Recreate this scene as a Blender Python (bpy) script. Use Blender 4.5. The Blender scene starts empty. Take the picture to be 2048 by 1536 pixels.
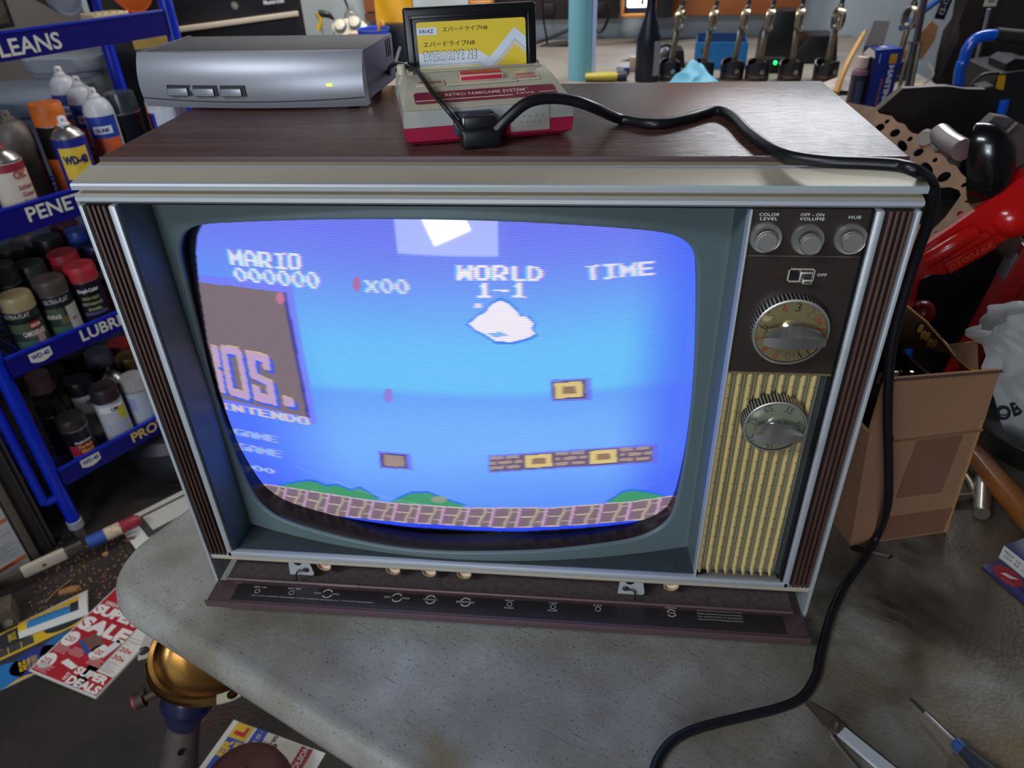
import bpy, bmesh, math, random
from math import sin, cos, pi, radians as R
from mathutils import Vector as V, Matrix as MX
random.seed(7)
C = bpy.context.scene.collection
SC = bpy.context.scene
# ------------------------------------------------------------------ camera
OZ = 0.765                                    # height of the television's base line above the floor
CAM = V((0.4075, -0.5282, 0.6320 + OZ)); YAW, PIT, ROL, FPX = 0.1219, 0.5848, -0.0366, 1472.73
_f = V((-sin(YAW)*cos(PIT), cos(YAW)*cos(PIT), -sin(PIT))); _r0 = V((cos(YAW), sin(YAW), 0)); _u0 = _r0.cross(_f)
_r = _r0*cos(ROL) + _u0*sin(ROL); _u = -_r0*sin(ROL) + _u0*cos(ROL)
cd = bpy.data.cameras.new('camera'); cam = bpy.data.objects.new('camera', cd); C.objects.link(cam)
cd.sensor_width = 36; cd.lens = FPX*36/2048; cd.clip_start = .02; cd.clip_end = 60
cam.matrix_world = MX(((_r.x, _u.x, -_f.x, CAM.x), (_r.y, _u.y, -_f.y, CAM.y), (_r.z, _u.z, -_f.z, CAM.z), (0, 0, 0, 1)))
cd.dof.use_dof = True; cd.dof.focus_distance = .68; cd.dof.aperture_fstop = 9.0
SC.camera = cam
# ------------------------------------------------------------------ world, lights, exposure
SC.view_settings.view_transform = 'Standard'; SC.view_settings.look = 'None'; SC.view_settings.gamma = 1
SC.view_settings.use_curve_mapping = False; SC.view_settings.exposure = 0.0
W = bpy.data.worlds.new('overcast_sky'); SC.world = W; W.use_nodes = True
W.node_tree.nodes['Background'].inputs[0].default_value = (.62, .74, 1, 1); W.node_tree.nodes['Background'].inputs[1].default_value = .30
def area(name, loc, target, sx, sy, power, col):
    l = bpy.data.lights.new(name, 'AREA'); l.shape = 'RECTANGLE'; l.size = sx; l.size_y = sy; l.energy = power; l.color = col
    o = bpy.data.objects.new(name, l); C.objects.link(o); o.location = loc
    o.rotation_euler = (V(target)-V(loc)).to_track_quat('-Z', 'Y').to_euler(); return o
area('daylight_through_door', (-.30, -3.15, 1.5), (-.2, 0, .9), 1.2, 1.35, 36, (.80, .90, 1))
area('sunlit_canopy_glow', (-.27, -3.10, 1.20), (-.2, 0, .9), .46, .34, 9, (.95, .97, 1)).rotation_euler.rotate_axis('Z', R(24))
area('front_fill_light', (-.75, -1.25, 2.42), (-.3, .2, .8), 1.0, .3, 26, (.84, .92, 1))  # added unseen fill for the front, no fixture known here
area('bench_strip_lamp', (1.45, 2.30, 2.22), (.75, .4, 1.1), .9, .18, 26, (.92, .95, 1))
area('back_wall_fill', (-.15, 1.75, 2.40), (-.45, 2.7, .9), 1.1, .25, 34, (1, .94, .84))  # unseen warm light, added and aimed to brighten the left back wall
# ------------------------------------------------------------------ pixel of the photograph -> point on a plane of the place
def ray(x, y): return _f + _r*((x-1024)/FPX) - _u*((y-768)/FPX)
def pz(x, y, z): d = ray(x, y); return CAM + d*((z-CAM.z)/d.z)
def py(x, y, Y): d = ray(x, y); return CAM + d*((Y-CAM.y)/d.y)
def pn(x, y, P, n): d = ray(x, y); return CAM + d*((P-CAM).dot(n)/d.dot(n))
# ------------------------------------------------------------------ materials
def lin(c):
    if isinstance(c, str): c = tuple(int(c[i:i+2], 16) for i in (0, 2, 4))
    return tuple(((v/255)/12.92 if v/255 < .04045 else ((v/255+.055)/1.055)**2.4) for v in c) + (1,)
MATS = {}
def mat(name, col, rough=.5, metal=0, noise=0, nscale=20, bump=0, bscale=80, coat=0, emit=0, trans=0, alpha=1, spec=.5, stretch=(1, 1, 1), col2=None, ior=1.45, aniso=0, thr=None):
    if name in MATS: return MATS[name]
    m = bpy.data.materials.new(name); m.use_nodes = True; nt = m.node_tree; b = nt.nodes['Principled BSDF']; I = b.inputs
    c = lin(col); I['Base Color'].default_value = c; I['Roughness'].default_value = rough; I['Metallic'].default_value = metal
    I['Specular IOR Level'].default_value = spec; I['IOR'].default_value = ior
    if coat: I['Coat Weight'].default_value = coat; I['Coat Roughness'].default_value = .08
    if emit: I['Emission Color'].default_value = c; I['Emission Strength'].default_value = emit
    if trans: I['Transmission Weight'].default_value = trans
    if alpha < 1: I['Alpha'].default_value = alpha
    if aniso: I['Anisotropic'].default_value = aniso
    if noise or bump:
        tc = nt.nodes.new('ShaderNodeTexCoord'); mp = nt.nodes.new('ShaderNodeMapping'); mp.inputs['Scale'].default_value = stretch
        nt.links.new(tc.outputs['Object'], mp.inputs[0])
    if noise:
        n = nt.nodes.new('ShaderNodeTexNoise'); n.inputs['Scale'].default_value = nscale; n.inputs['Detail'].default_value = 6; n.inputs['Roughness'].default_value = .62
        nt.links.new(mp.outputs[0], n.inputs['Vector'])
        rp = nt.nodes.new('ShaderNodeValToRGB'); rp.color_ramp.elements[0].position = (thr or (.3, .72))[0]; rp.color_ramp.elements[1].position = (thr or (.3, .72))[1]
        c2 = lin(col2) if col2 else tuple(v*(1-noise) for v in c[:3])+(1,)
        rp.color_ramp.elements[0].color = c2; rp.color_ramp.elements[1].color = c
        nt.links.new(n.outputs['Fac'], rp.inputs[0]); nt.links.new(rp.outputs[0], I['Base Color'])
    if bump:
        n2 = nt.nodes.new('ShaderNodeTexNoise'); n2.inputs['Scale'].default_value = bscale; n2.inputs['Detail'].default_value = 4
        nt.links.new(mp.outputs[0], n2.inputs['Vector'])
        bp = nt.nodes.new('ShaderNodeBump'); bp.inputs['Strength'].default_value = bump; bp.inputs['Distance'].default_value = .002
        nt.links.new(n2.outputs['Fac'], bp.inputs['Height']); nt.links.new(bp.outputs[0], I['Normal'])
    MATS[name] = m; return m
P = lambda c, r=.42, **k: mat('plain_%s_%d' % (c, int(r*100)), c, r, **k)       # plain coloured plastic, paint or print
# ------------------------------------------------------------------ mesh builder
def Tm(loc=(0, 0, 0), rx=0, ry=0, rz=0, s=1):
    return MX.Translation(V(loc)) @ MX.Rotation(rz, 4, 'Z') @ MX.Rotation(ry, 4, 'Y') @ MX.Rotation(rx, 4, 'X') @ MX.Scale(s, 4)
def frame(o, x, y):                           # matrix with the given origin, x axis and (approximate) y axis
    x = V(x).normalized(); z = x.cross(V(y)).normalized(); y = z.cross(x); o = V(o)
    return MX(((x.x, y.x, z.x, o.x), (x.y, y.y, z.y, o.y), (x.z, y.z, z.z, o.z), (0, 0, 0, 1)))
def alongm(p, q):                             # matrix at p whose z axis runs to q
    z = (V(q)-V(p)).normalized(); a = V((0, 0, 1)) if abs(z.z) < .9 else V((1, 0, 0)); x = a.cross(z).normalized(); y = z.cross(x); p = V(p)
    return MX(((x.x, y.x, z.x, p.x), (x.y, y.y, z.y, p.y), (x.z, y.z, z.z, p.z), (0, 0, 0, 1)))
def smoothpath(pts, n=8):
    pts = [V(p) for p in pts]; out = []
    for i in range(len(pts)-1):
        a, b, c, d = pts[max(i-1, 0)], pts[i], pts[i+1], pts[min(i+2, len(pts)-1)]
        for k in range(n):
            t = k/n; out.append(.5*((2*b)+(c-a)*t+(2*a-5*b+4*c-d)*t*t+(3*b-a-3*c+d)*t**3))
    return out+[pts[-1]]
TXT = {}
class MB:
    def __init__(s): s.bm = bmesh.new(); s.ms = []
    def mi(s, m):
        if m not in s.ms: s.ms.append(m)
        return s.ms.index(m)
    def face(s, vs, m):
        try: f = s.bm.faces.new(vs)
        except ValueError: return None
        f.material_index = s.mi(m); return f
    def poly(s, pts, m): return s.face([s.bm.verts.new(V(p)) for p in pts], m)
    def box(s, c, d, m, M=None, bev=0, seg=2):
        x, y, z = d[0]/2, d[1]/2, d[2]/2; M = (M or MX()) @ MX.Translation(V(c))
        v = [s.bm.verts.new(M @ V((a*x, b*y, e*z))) for e in (-1, 1) for a, b in ((-1, -1), (1, -1), (1, 1), (-1, 1))]
        fs = [s.face([v[i] for i in q], m) for q in ((3, 2, 1, 0), (4, 5, 6, 7), (0, 1, 5, 4), (1, 2, 6, 5), (2, 3, 7, 6), (3, 0, 4, 7))]
        if bev: s.bevel({e for f in fs for e in f.edges}, bev, seg)
        return v
    def bevel(s, es, w, seg=2):
        r = bmesh.ops.bevel(s.bm, geom=list(es), offset=w, segments=seg, profile=.5, affect='EDGES', clamp_overlap=True)
    def b2(s, lo, hi, m, bev=0, M=None, seg=2):
        return s.box([(a+b)/2 for a, b in zip(lo, hi)], [abs(b-a) for a, b in zip(lo, hi)], m, M, bev, seg)
    def lathe(s, prof, m, M=None, seg=28, a0=0, a1=2*pi, mf=None):
        M = M or MX(); full = abs(a1-a0-2*pi) < 1e-6; n = seg if full else seg+1; rings = []
        for r, z in prof:
            if r < 1e-6 and full: rings.append([s.bm.verts.new(M @ V((0, 0, z)))])
            else: rings.append([s.bm.verts.new(M @ V((r*cos(a0+(a1-a0)*i/seg), r*sin(a0+(a1-a0)*i/seg), z))) for i in range(n)])
        for k in range(len(rings)-1):
            A, B = rings[k], rings[k+1]
            for i in range(seg):
                j = (i+1) % n if full else i+1; mm = mf(k, i) if mf else m
                if len(A) == 1 and len(B) == 1: continue
                if len(A) == 1: s.face((A[0], B[j], B[i]), mm)
                elif len(B) == 1: s.face((A[i], A[j], B[0]), mm)
                else: s.face((A[i], A[j], B[j], B[i]), mm)
    def cyl(s, p, q, r, m, r2=None, seg=20, cap=True, bev=0):
        L = (V(q)-V(p)).length; r2 = r if r2 is None else r2; pr = [(r, 0), (r2, L)]
        if bev: pr = [(r-bev, 0), (r, bev), (r2, L-bev), (r2-bev, L)]
        if cap: pr = [(0, 0)]+pr+[(0, L)]
        s.lathe(pr, m, alongm(p, q), seg)
    def tube(s, pts, r, m, seg=10, smooth=6, cap=True):
        pts = smoothpath(pts, smooth) if smooth else [V(p) for p in pts]; n = len(pts); rings = []; up = V((.13, .31, .94))
        rr = r if hasattr(r, '__len__') else None; x = None
        for i, p in enumerate(pts):
            t = (pts[min(i+1, n-1)]-pts[max(i-1, 0)]).normalized()
            if x is None: x = t.orthogonal().normalized()
            x = (x-t*x.dot(t)).normalized(); y = t.cross(x)
            if rr: f = i/(n-1)*(len(rr)-1); k = min(int(f), len(rr)-2); q = rr[k]+(rr[k+1]-rr[k])*(f-k)
            else: q = r
            rings.append([s.bm.verts.new(p+x*q*cos(2*pi*a/seg)+y*q*sin(2*pi*a/seg)) for a in range(seg)])
        for A, B in zip(rings, rings[1:]):
            for i in range(seg): s.face((A[i], A[(i+1) % seg], B[(i+1) % seg], B[i]), m)
        if cap: s.face(rings[0][::-1], m); s.face(rings[-1], m)
    def prism(s, poly, h, m, M=None, z0=0, mtop=None, bev=0):
        M = M or MX(); a = [s.bm.verts.new(M @ V((x, y, z0))) for x, y in poly]; b = [s.bm.verts.new(M @ V((x, y, z0+h))) for x, y in poly]; n = len(poly)
        fs = [s.face(a[::-1], m), s.face(b, mtop or m)]
        fs += [s.face((a[i], a[(i+1) % n], b[(i+1) % n], b[i]), m) for i in range(n)]
        if bev: s.bevel({e for f in fs if f for e in f.edges}, bev)
    def sheet(s, f, nu, nv, m, mf=None):
        g = [[s.bm.verts.new(V(f(i/nu, j/nv))) for j in range(nv+1)] for i in range(nu+1)]
        for i in range(nu):
            for j in range(nv): s.face((g[i][j], g[i+1][j], g[i+1][j+1], g[i][j+1]), mf((i+.5)/nu, (j+.5)/nv) if mf else m)
        return g
    def ball(s, c, r, m, seg=16, sc=(1, 1, 1), M=None):
        M = (M or MX()) @ MX.Translation(V(c)) @ MX.Diagonal((sc[0], sc[1], sc[2], 1))
        s.lathe([(r*sin(pi*k/(seg//2)), -r*cos(pi*k/(seg//2))) for k in range(seg//2+1)], m, M, seg)
    def text(s, t, M, m, w=None, h=None, fat=.0, align='C', ext=0, fn=None, sp=1, lean=0):
        key = (t, fat, sp, lean)
        if key not in TXT:
            c = bpy.data.curves.new('t', 'FONT'); c.body = t; c.offset = fat; c.resolution_u = 3; c.space_character = sp; c.shear = lean; c.space_line = .9; c.align_x = 'CENTER' if '\n' in t else 'LEFT'
            o = bpy.data.objects.new('t', c); C.objects.link(o); me = bpy.data.meshes.new_from_object(o, depsgraph=None)
            TXT[key] = ([v.co.copy() for v in me.vertices], [tuple(p.vertices) for p in me.polygons])
            bpy.data.objects.remove(o); bpy.data.curves.remove(c); bpy.data.meshes.remove(me)
        vs, fs = TXT[key]
        if not vs: return
        x0, x1 = min(v.x for v in vs), max(v.x for v in vs); y0, y1 = min(v.y for v in vs), max(v.y for v in vs)
        sx = w/(x1-x0) if w else h/(y1-y0); sy = h/(y1-y0) if h else sx
        ox = {'C': (x0+x1)/2, 'L': x0, 'R': x1}[align]; oy = (y0+y1)/2; fn = fn or (lambda p: p)
        q = [s.bm.verts.new(M @ fn(V(((v.x-ox)*sx, (v.y-oy)*sy, ext)))) for v in vs]
        for f in fs: s.face([q[i] for i in f], m)
    def build(s, name, parent=None, ang=35, loc=None, wn=False):
        me = bpy.data.meshes.new(name); bmesh.ops.recalc_face_normals(s.bm, faces=s.bm.faces) if not wn else None
        s.bm.to_mesh(me); s.bm.free()
        for m in s.ms: me.materials.append(m)
        me.shade_smooth(); me.set_sharp_from_angle(angle=R(ang))
        o = bpy.data.objects.new(name, me); C.objects.link(o)
        if parent: o.parent = parent
        if loc: o.location = loc
        return o
def buildw(mb, name, parent, ang=35):          # mesh given in world coordinates, hung under its thing
    o = mb.build(name, None, ang); o.parent = parent; o.matrix_parent_inverse = parent.matrix_basis.inverted(); return o
def cut(o, cutters):                            # real holes
    for c in cutters:
        c.parent = o.parent; c.matrix_parent_inverse = o.matrix_parent_inverse.copy(); m = o.modifiers.new('hole', 'BOOLEAN'); m.operation = 'DIFFERENCE'; m.object = c; m.solver = 'MANIFOLD'; m.material_mode = 'TRANSFER'
    bpy.context.view_layer.update(); dg = bpy.context.evaluated_depsgraph_get(); me = bpy.data.meshes.new_from_object(o.evaluated_get(dg)); o.modifiers.clear(); o.data = me; me.shade_smooth(); me.set_sharp_from_angle(angle=R(28))
    for c in cutters: bpy.data.objects.remove(c)
    return o
def thing(name, label, cat, loc=(0, 0, 0), rz=0, group=None, rx=0, ry=0, M=None):
    o = bpy.data.objects.new(name, None); C.objects.link(o); o.empty_display_size = .02
    if M: o.matrix_world = M
    else: o.location = loc; o.rotation_euler = (rx, ry, rz)
    return tag(o, label, cat, group)
def tag(o, label, cat, group=None, kind=None):
    o['label'] = label; o['category'] = cat
    if group: o['group'] = group
    if kind: o['kind'] = kind
    return o
def struct(name, mb, label=None):
    o = mb.build(name); o['kind'] = 'structure'
    if label: o['label'] = label
    return o
def cylmap(Rr, a0=-pi/2):                      # wraps x round a cylinder of radius Rr, y becomes z
    return lambda p: V(((Rr+p.z)*cos(a0+p.x/Rr), (Rr+p.z)*sin(a0+p.x/Rr), p.y))
# ================================================================== the setting
DC = (40, 40, 42)
def floor_mat():
    m = mat('concrete_floor', (50, 42, 39), .62, noise=.6, nscale=5, bump=.35, bscale=60, col2=(26, 22, 21)); return m
mb = MB(); mb.box((.3, -.25, -.05), (4.4, 6.3, .1), floor_mat()); struct('floor', mb)
wm = mat('painted_wall', (182, 194, 204), .8, noise=.12, nscale=6, bump=.1, bscale=40)
mb = MB(); mb.box((.3, 2.85, 1.25), (4.4, .1, 2.5), wm); struct('wall_back', mb)
dk = mat('garage_wall', (96, 92, 90), .85, noise=.2, nscale=4)
mb = MB(); mb.box((-1.85, -.25, 1.25), (.1, 6.3, 2.5), dk); struct('wall_left', mb)
mb = MB(); mb.box((2.45, -.25, 1.25), (.1, 6.3, 2.5), dk); struct('wall_right', mb)
mb = MB(); mb.box((.3, -.25, 2.55), (4.4, 6.3, .1), dk); struct('ceiling', mb)
mb = MB(); mb.b2((-1.8, -3.4, 0), (-.9, -3.3, 2.5), dk); mb.b2((.4, -3.4, 0), (2.4, -3.3, 2.5), dk); mb.b2((-.9, -3.4, 2.2), (.4, -3.3, 2.5), dk); struct('wall_front', mb)
# ================================================================== folding table
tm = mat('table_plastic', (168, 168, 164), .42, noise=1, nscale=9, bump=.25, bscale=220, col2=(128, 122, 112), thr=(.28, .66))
def grime(m):                                  # stains, scratches and specks in the plastic
    nt = m.node_tree; b = nt.nodes['Principled BSDF']; L = nt.links; src = b.inputs['Base Color'].links[0].from_socket
    tc = nt.nodes.new('ShaderNodeTexCoord')
    def layer(src, scale, lo, hi, col, stretch=(1, 1, 1), rz=0, det=5, dist=0):
        mp = nt.nodes.new('ShaderNodeMapping'); mp.inputs['Scale'].default_value = stretch; mp.inputs['Rotation'].default_value[2] = rz
        L.new(tc.outputs['Object'], mp.inputs[0]); n = nt.nodes.new('ShaderNodeTexNoise'); n.inputs['Scale'].default_value = scale; n.inputs['Detail'].default_value = det; n.inputs['Distortion'].default_value = dist
        L.new(mp.outputs[0], n.inputs['Vector']); rp = nt.nodes.new('ShaderNodeMapRange'); rp.inputs[1].default_value = lo; rp.inputs[2].default_value = hi
        L.new(n.outputs['Fac'], rp.inputs[0]); mx = nt.nodes.new('ShaderNodeMix'); mx.data_type = 'RGBA'
        L.new(rp.outputs[0], mx.inputs['Factor']); L.new(src, mx.inputs['A']); mx.inputs['B'].default_value = lin(col); return mx.outputs['Result']
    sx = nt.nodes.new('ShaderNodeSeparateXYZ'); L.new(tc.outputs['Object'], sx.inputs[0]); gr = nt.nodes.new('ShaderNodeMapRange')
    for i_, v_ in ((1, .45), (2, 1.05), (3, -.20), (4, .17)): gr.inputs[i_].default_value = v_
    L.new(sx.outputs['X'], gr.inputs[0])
    def biased(src, scale, lo, hi, col):           # oily brown dirt; a ramp puts the table's darker right end into the colour
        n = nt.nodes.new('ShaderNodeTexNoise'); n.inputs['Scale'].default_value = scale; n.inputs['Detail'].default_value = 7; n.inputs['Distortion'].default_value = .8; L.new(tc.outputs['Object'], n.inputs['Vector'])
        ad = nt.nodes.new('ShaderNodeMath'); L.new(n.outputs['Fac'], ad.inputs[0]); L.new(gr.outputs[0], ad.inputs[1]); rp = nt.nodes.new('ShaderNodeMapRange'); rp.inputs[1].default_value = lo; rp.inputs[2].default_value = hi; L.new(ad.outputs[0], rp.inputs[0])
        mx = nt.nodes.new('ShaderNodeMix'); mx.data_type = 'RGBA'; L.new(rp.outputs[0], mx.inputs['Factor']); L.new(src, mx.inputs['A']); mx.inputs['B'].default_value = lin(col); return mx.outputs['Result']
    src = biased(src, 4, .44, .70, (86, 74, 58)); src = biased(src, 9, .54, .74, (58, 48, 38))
    s = layer(src, 3.2, .50, .72, (96, 84, 62)); s = layer(s, 7, .58, .74, (112, 96, 66), rz=.4)
    s = layer(s, 210, .785, .84, (44, 42, 40), det=1); s = layer(s, 60, .77, .86, (64, 58, 52), det=2); s = layer(s, 420, .66, .74, (80, 76, 70), det=1)
    s = layer(s, 14, .72, .78, (78, 72, 66), (1, 30, 1), .6, 2, .5); s = layer(s, 18, .75, .80, (176, 180, 182), (1, 22, 1), -.9, 2, .7); s = layer(s, 12, .72, .78, (74, 68, 62), (1, 34, 1), 2.2, 2, .6)
    L.new(s, b.inputs['Base Color'])
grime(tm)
TA = R(-25)
def rrect(x0, y0, x1, y1, r, n=8):
    out = []
    for cx, cy, a in ((x1-r, y1-r, 0), (x0+r, y1-r, pi/2), (x0+r, y0+r, pi), (x1-r, y0+r, 3*pi/2)):
        out += [(cx+r*cos(a+pi/2*k/n), cy+r*sin(a+pi/2*k/n)) for k in range(n+1)]
    return out
TT = thing('folding_table', 'grey plastic folding table with stained scratched top under the television', 'table', (-.182, .012, 0), TA)
mb = MB(); prof = [(.030, .690), (.010, .694), (.002, .704), (.0, .716), (.003, .728), (.010, .736), (.018, .7385), (.024, .7388), (.030, .7385), (.036, .740)]
rings = []
for ins, z in prof: rings.append([mb.bm.verts.new((x, y, z)) for x, y in rrect(ins, ins, 1.83-ins, .78-ins, .085-ins, 10)])
for A, B in zip(rings, rings[1:]):
    for i in range(len(A)): mb.face((A[i], A[(i+1) % len(A)], B[(i+1) % len(A)], B[i]), tm)
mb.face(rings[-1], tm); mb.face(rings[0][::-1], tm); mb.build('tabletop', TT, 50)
lm = mat('grey_leg_paint', (128, 134, 146), .35, .5)
for x, y in ((.33, .08), (.33, .70), (1.5, .08), (1.5, .70)):
    mb = MB(); mb.cyl((x, y, .0), (x, y, .689), .0135, lm); mb.build('leg', TT)
for x in (.33, 1.5):
    mb = MB(); mb.cyl((x, .094, .25), (x, .686, .25), .009, lm); mb.build('crossbar', TT)
# ================================================================== television
wood = mat('walnut_veneer', (100, 68, 62), .27, noise=1, nscale=7, col2=(60, 38, 36), stretch=(1, 26, 8), bump=.25, bscale=40, thr=(.3, .7))
alu = mat('brushed_aluminium', (190, 194, 198), .5, .5, bump=.05, bscale=300)
champ = mat('champagne_metal', (200, 190, 168), .48, .4, bump=.04, bscale=300)
rib = mat('fluted_walnut', (84, 56, 50), .5, noise=1, nscale=60, col2=(48, 30, 28), stretch=(1, 1, .15))
ribd = P('140c0e', .6)
teal = mat('mask_paint', (90, 105, 108), .42, bump=.06, bscale=900)
black = P('0c0c0e', .4); navy = P('101318', .5)
TVW, TVH, ZT, YF, YD = .64, .4547, .4627, .0455, .3106
tv = thing('television', 'vintage walnut television showing a blue video game on the grey folding table', 'television', (0, 0, OZ))
# cabinet
mb = MB(); mb.b2((.0, YF, ZT-.014), (TVW, YD, ZT), wood, .0015)
for x in (.001, TVW-.013): mb.b2((x, YF, .003), (x+.012, YD, ZT-.0145), wood)
mb.b2((.013, .034, -.004), (TVW-.013, YD, .004), P('3a2a28', .6)); mb.b2((.013, .050, .0045), (TVW-.013, .056, .04), P('8a8688', .6))
mb.b2((.013, YD-.012, .0045), (TVW-.013, YD-.001, ZT-.0145), P('2a2422', .7)); mb.b2((.05, YD, .05), (.59, YD+.06, .40), P('2a2422', .7), .02); mb.build('cabinet', tv)
for x, y in ((.05, .07), (.59, .07), (.05, .27), (.59, .27)):
    mb = MB(); mb.cyl((x, y, -.025), (x, y, .004), .012, black); mb.build('foot', tv)
# top moulding
pr = [(YF, .4627), (.0445, .4588), (.031, .4578), (.031, .4600), (.0285, .4606), (.0265, .4596), (.0035, .4556), (.0008, .4550), (-.0005, .4535), (.0, .4500), (.009, .4485), (.009, .4470),
      (.002, .4450), (.0, .4440), (.0, .4410), (.004, .4404), (.004, .4396), (.0015, .4392), (.004, .4385), (.006, .4380), (.012, .4372), (.05, .4372)]
def mcol(k): return [P('4a3436', .45), champ, alu, alu, alu, champ, alu, alu, alu, alu, champ, champ, alu, alu, alu, alu, alu, alu, champ, champ, champ][min(k, 20)]
mb = MB(); L_ = [mb.bm.verts.new((0, y, z)) for y, z in pr]; R_ = [mb.bm.verts.new((TVW, y, z)) for y, z in pr]
for k in range(len(pr)-1): mb.face((L_[k], R_[k], R_[k+1], L_[k+1]), mcol(k))
mb.face(L_+[mb.bm.verts.new((0, YF, .4372))], alu); mb.face(R_+[mb.bm.verts.new((TVW, YF, .4372))], alu)
mb.build('top_moulding', tv, 20)
# side trims
for sd in (0, 1):
    X = (lambda v: v) if not sd else (lambda v: TVW-v)
    tr = 'side_trim'
    mb = MB(); mb.b2((X(0), 0, 0), (X(.0034), YF, .4372), alu, .0006); mb.b2((X(.0036), .006, .0425), (X(.0245), YF, .437), ribd)
    mb.b2((X(.0245), .0, .0425), (X(.031), YF, .4372), alu, .0018); mb.b2((X(.0312), .003, .0425), (X(.0335), YF, .437), P('1a2226', .4))
    o = mb.build(tr, tv)
    mb = MB()
    for k in range(4): x = .0065+k*.0044; mb.b2((X(x-.0014), .0015, .0425), (X(x+.0014), .0075, .4365), rib, .0009)
    mb.build('fluted_strip', o)
# bottom rail
mb = MB(); mb.b2((.0245, 0, .0425), (.6155, .0065, .0500), alu, .0012); mb.b2((.0036, .002, .0360), (.6364, YF, .0420), champ, .0008); mb.build('bottom_rail', tv)
# screen mask: a cylindrical front with a rounded hole, side walls and sloping ledges
XC, HW = .2765, .2405
def ymask(x): t = (x-XC)/HW; return .043-.036*(1-min(t*t, 1))
hole_px = [(356, 510), (357, 482), (364, 466), (380, 454), (410, 447), (450, 444), (600, 438), (740, 436), (880, 437), (1020, 441), (1150, 448), (1260, 456), (1330, 464), (1362, 474), (1384, 490), (1394, 512), (1398, 545), (1397, 640), (1391, 760), (1380, 870), (1366, 955), (1352, 1015), (1338, 1043), (1312, 1064), (1270, 1081), (1200, 1093), (1100, 1104), (1000, 1108), (900, 1108), (800, 1101), (700, 1083), (620, 1062), (565, 1043), (535, 1025), (510, 1000), (488, 960), (464, 905), (440, 840), (415, 755), (390, 650), (370, 570)]
def pym(u, v, fy):                             # pixel -> point on a curved front y = fy(x, z)
    y = .02
    for _ in range(12): q = py(u, v, y); y = fy(q.x, q.z-OZ)
    return V((q.x, y, q.z-OZ))
hole = [pym(u, v, lambda x, z: ymask(x)) for u, v in hole_px]
def closed(pts, n):
    m = len(pts); out = []
    for i in range(m):
        a, b, c, d = pts[i-1], pts[i], pts[(i+1) % m], pts[(i+2) % m]
        for k in range(n): t = k/n; out.append(.5*((2*b)+(c-a)*t+(2*a-5*b+4*c-d)*t*t+(3*b-a-3*c+d)*t**3))
    return out
hole = closed(hole, 4)
MX0, MX1, MZ0, MZ1 = .0345, .5185, .0505, .4372
cen = V((.283, 0, .252))
def outer(p):                                  # where the ray from the centre meets the mask's rectangle
    d = p-cen; t = 9
    for lo, hi, c_, q in ((MX0, MX1, cen.x, d.x), (MZ0, MZ1, cen.z, d.z)):
        if q > 1e-9: t = min(t, (hi-c_)/q)
        if q < -1e-9: t = min(t, (lo-c_)/q)
    return V((cen.x+d.x*t, 0, cen.z+d.z*t))
outs = [outer(h) for h in hole]
for cx, cz in ((MX0, MZ0), (MX1, MZ0), (MX0, MZ1), (MX1, MZ1)):       # snap the nearest rays to the corners
    i = min(range(len(outs)), key=lambda k: (outs[k].x-cx)**2+(outs[k].z-cz)**2); outs[i] = V((cx, 0, cz))
mb = MB(); NR = 10; rows = []
for h, o in zip(hole, outs):
    rows.append([mb.bm.verts.new((h.x+(o.x-h.x)*k/NR, ymask(h.x+(o.x-h.x)*k/NR), h.z+(o.z-h.z)*k/NR)) for k in range(NR+1)])
n = len(rows)
for i in range(n):
    for k in range(NR): mb.face((rows[i][k], rows[(i+1) % n][k], rows[(i+1) % n][k+1], rows[i][k+1]), teal)
# rolled lip into the tube and the dark gasket
gas = P('07080d', .3)
lip = []
for i, h in enumerate(hole):
    d = (cen-V((h.x, 0, h.z))).normalized(); ring = [rows[i][0]]
    for dd, dy in ((.0012, .0006), (.0020, .003), (.0020, .012), (.0016, .045)): ring.append(mb.bm.verts.new((h.x+d.x*dd, h.y+dy, h.z+d.z*dd)))
    lip.append(ring)
for i in range(n):
    for k in range(4): mb.face((lip[i][k], lip[(i+1) % n][k], lip[(i+1) % n][k+1], lip[i][k+1]), teal if k < 2 else gas)
mb.build('screen_mask', tv, 60)
# recess walls
ND = 120
ledge = mat('dusty_mask_ledge', (62, 70, 72), .75, noise=.25, nscale=60, spec=.15)
mb = MB()
mb.poly(((.0335, .002, .05), (.0335, .002, .4372), (MX0, .043, .4372), (MX0, .043, MZ0)), teal)
mb.poly(((.5225, .002, .05), (.5225, .002, .4372), (MX1, .043, .4372), (MX1, .043, MZ0)), teal)
for zf, zb in ((.0495, MZ0), (.4378, MZ1)):
    A = [mb.bm.verts.new((.0335+(.5225-.0335)*i/ND, .002, zf)) for i in range(ND+1)]
    B = [mb.bm.verts.new((MX0+(MX1-MX0)*i/ND, max(ymask(MX0+(MX1-MX0)*i/ND), .003), zb)) for i in range(ND+1)]
    for i in range(ND): mb.face((A[i], A[i+1], B[i+1], B[i]), ledge)
mb.build('mask_recess', tv, 30)
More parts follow.
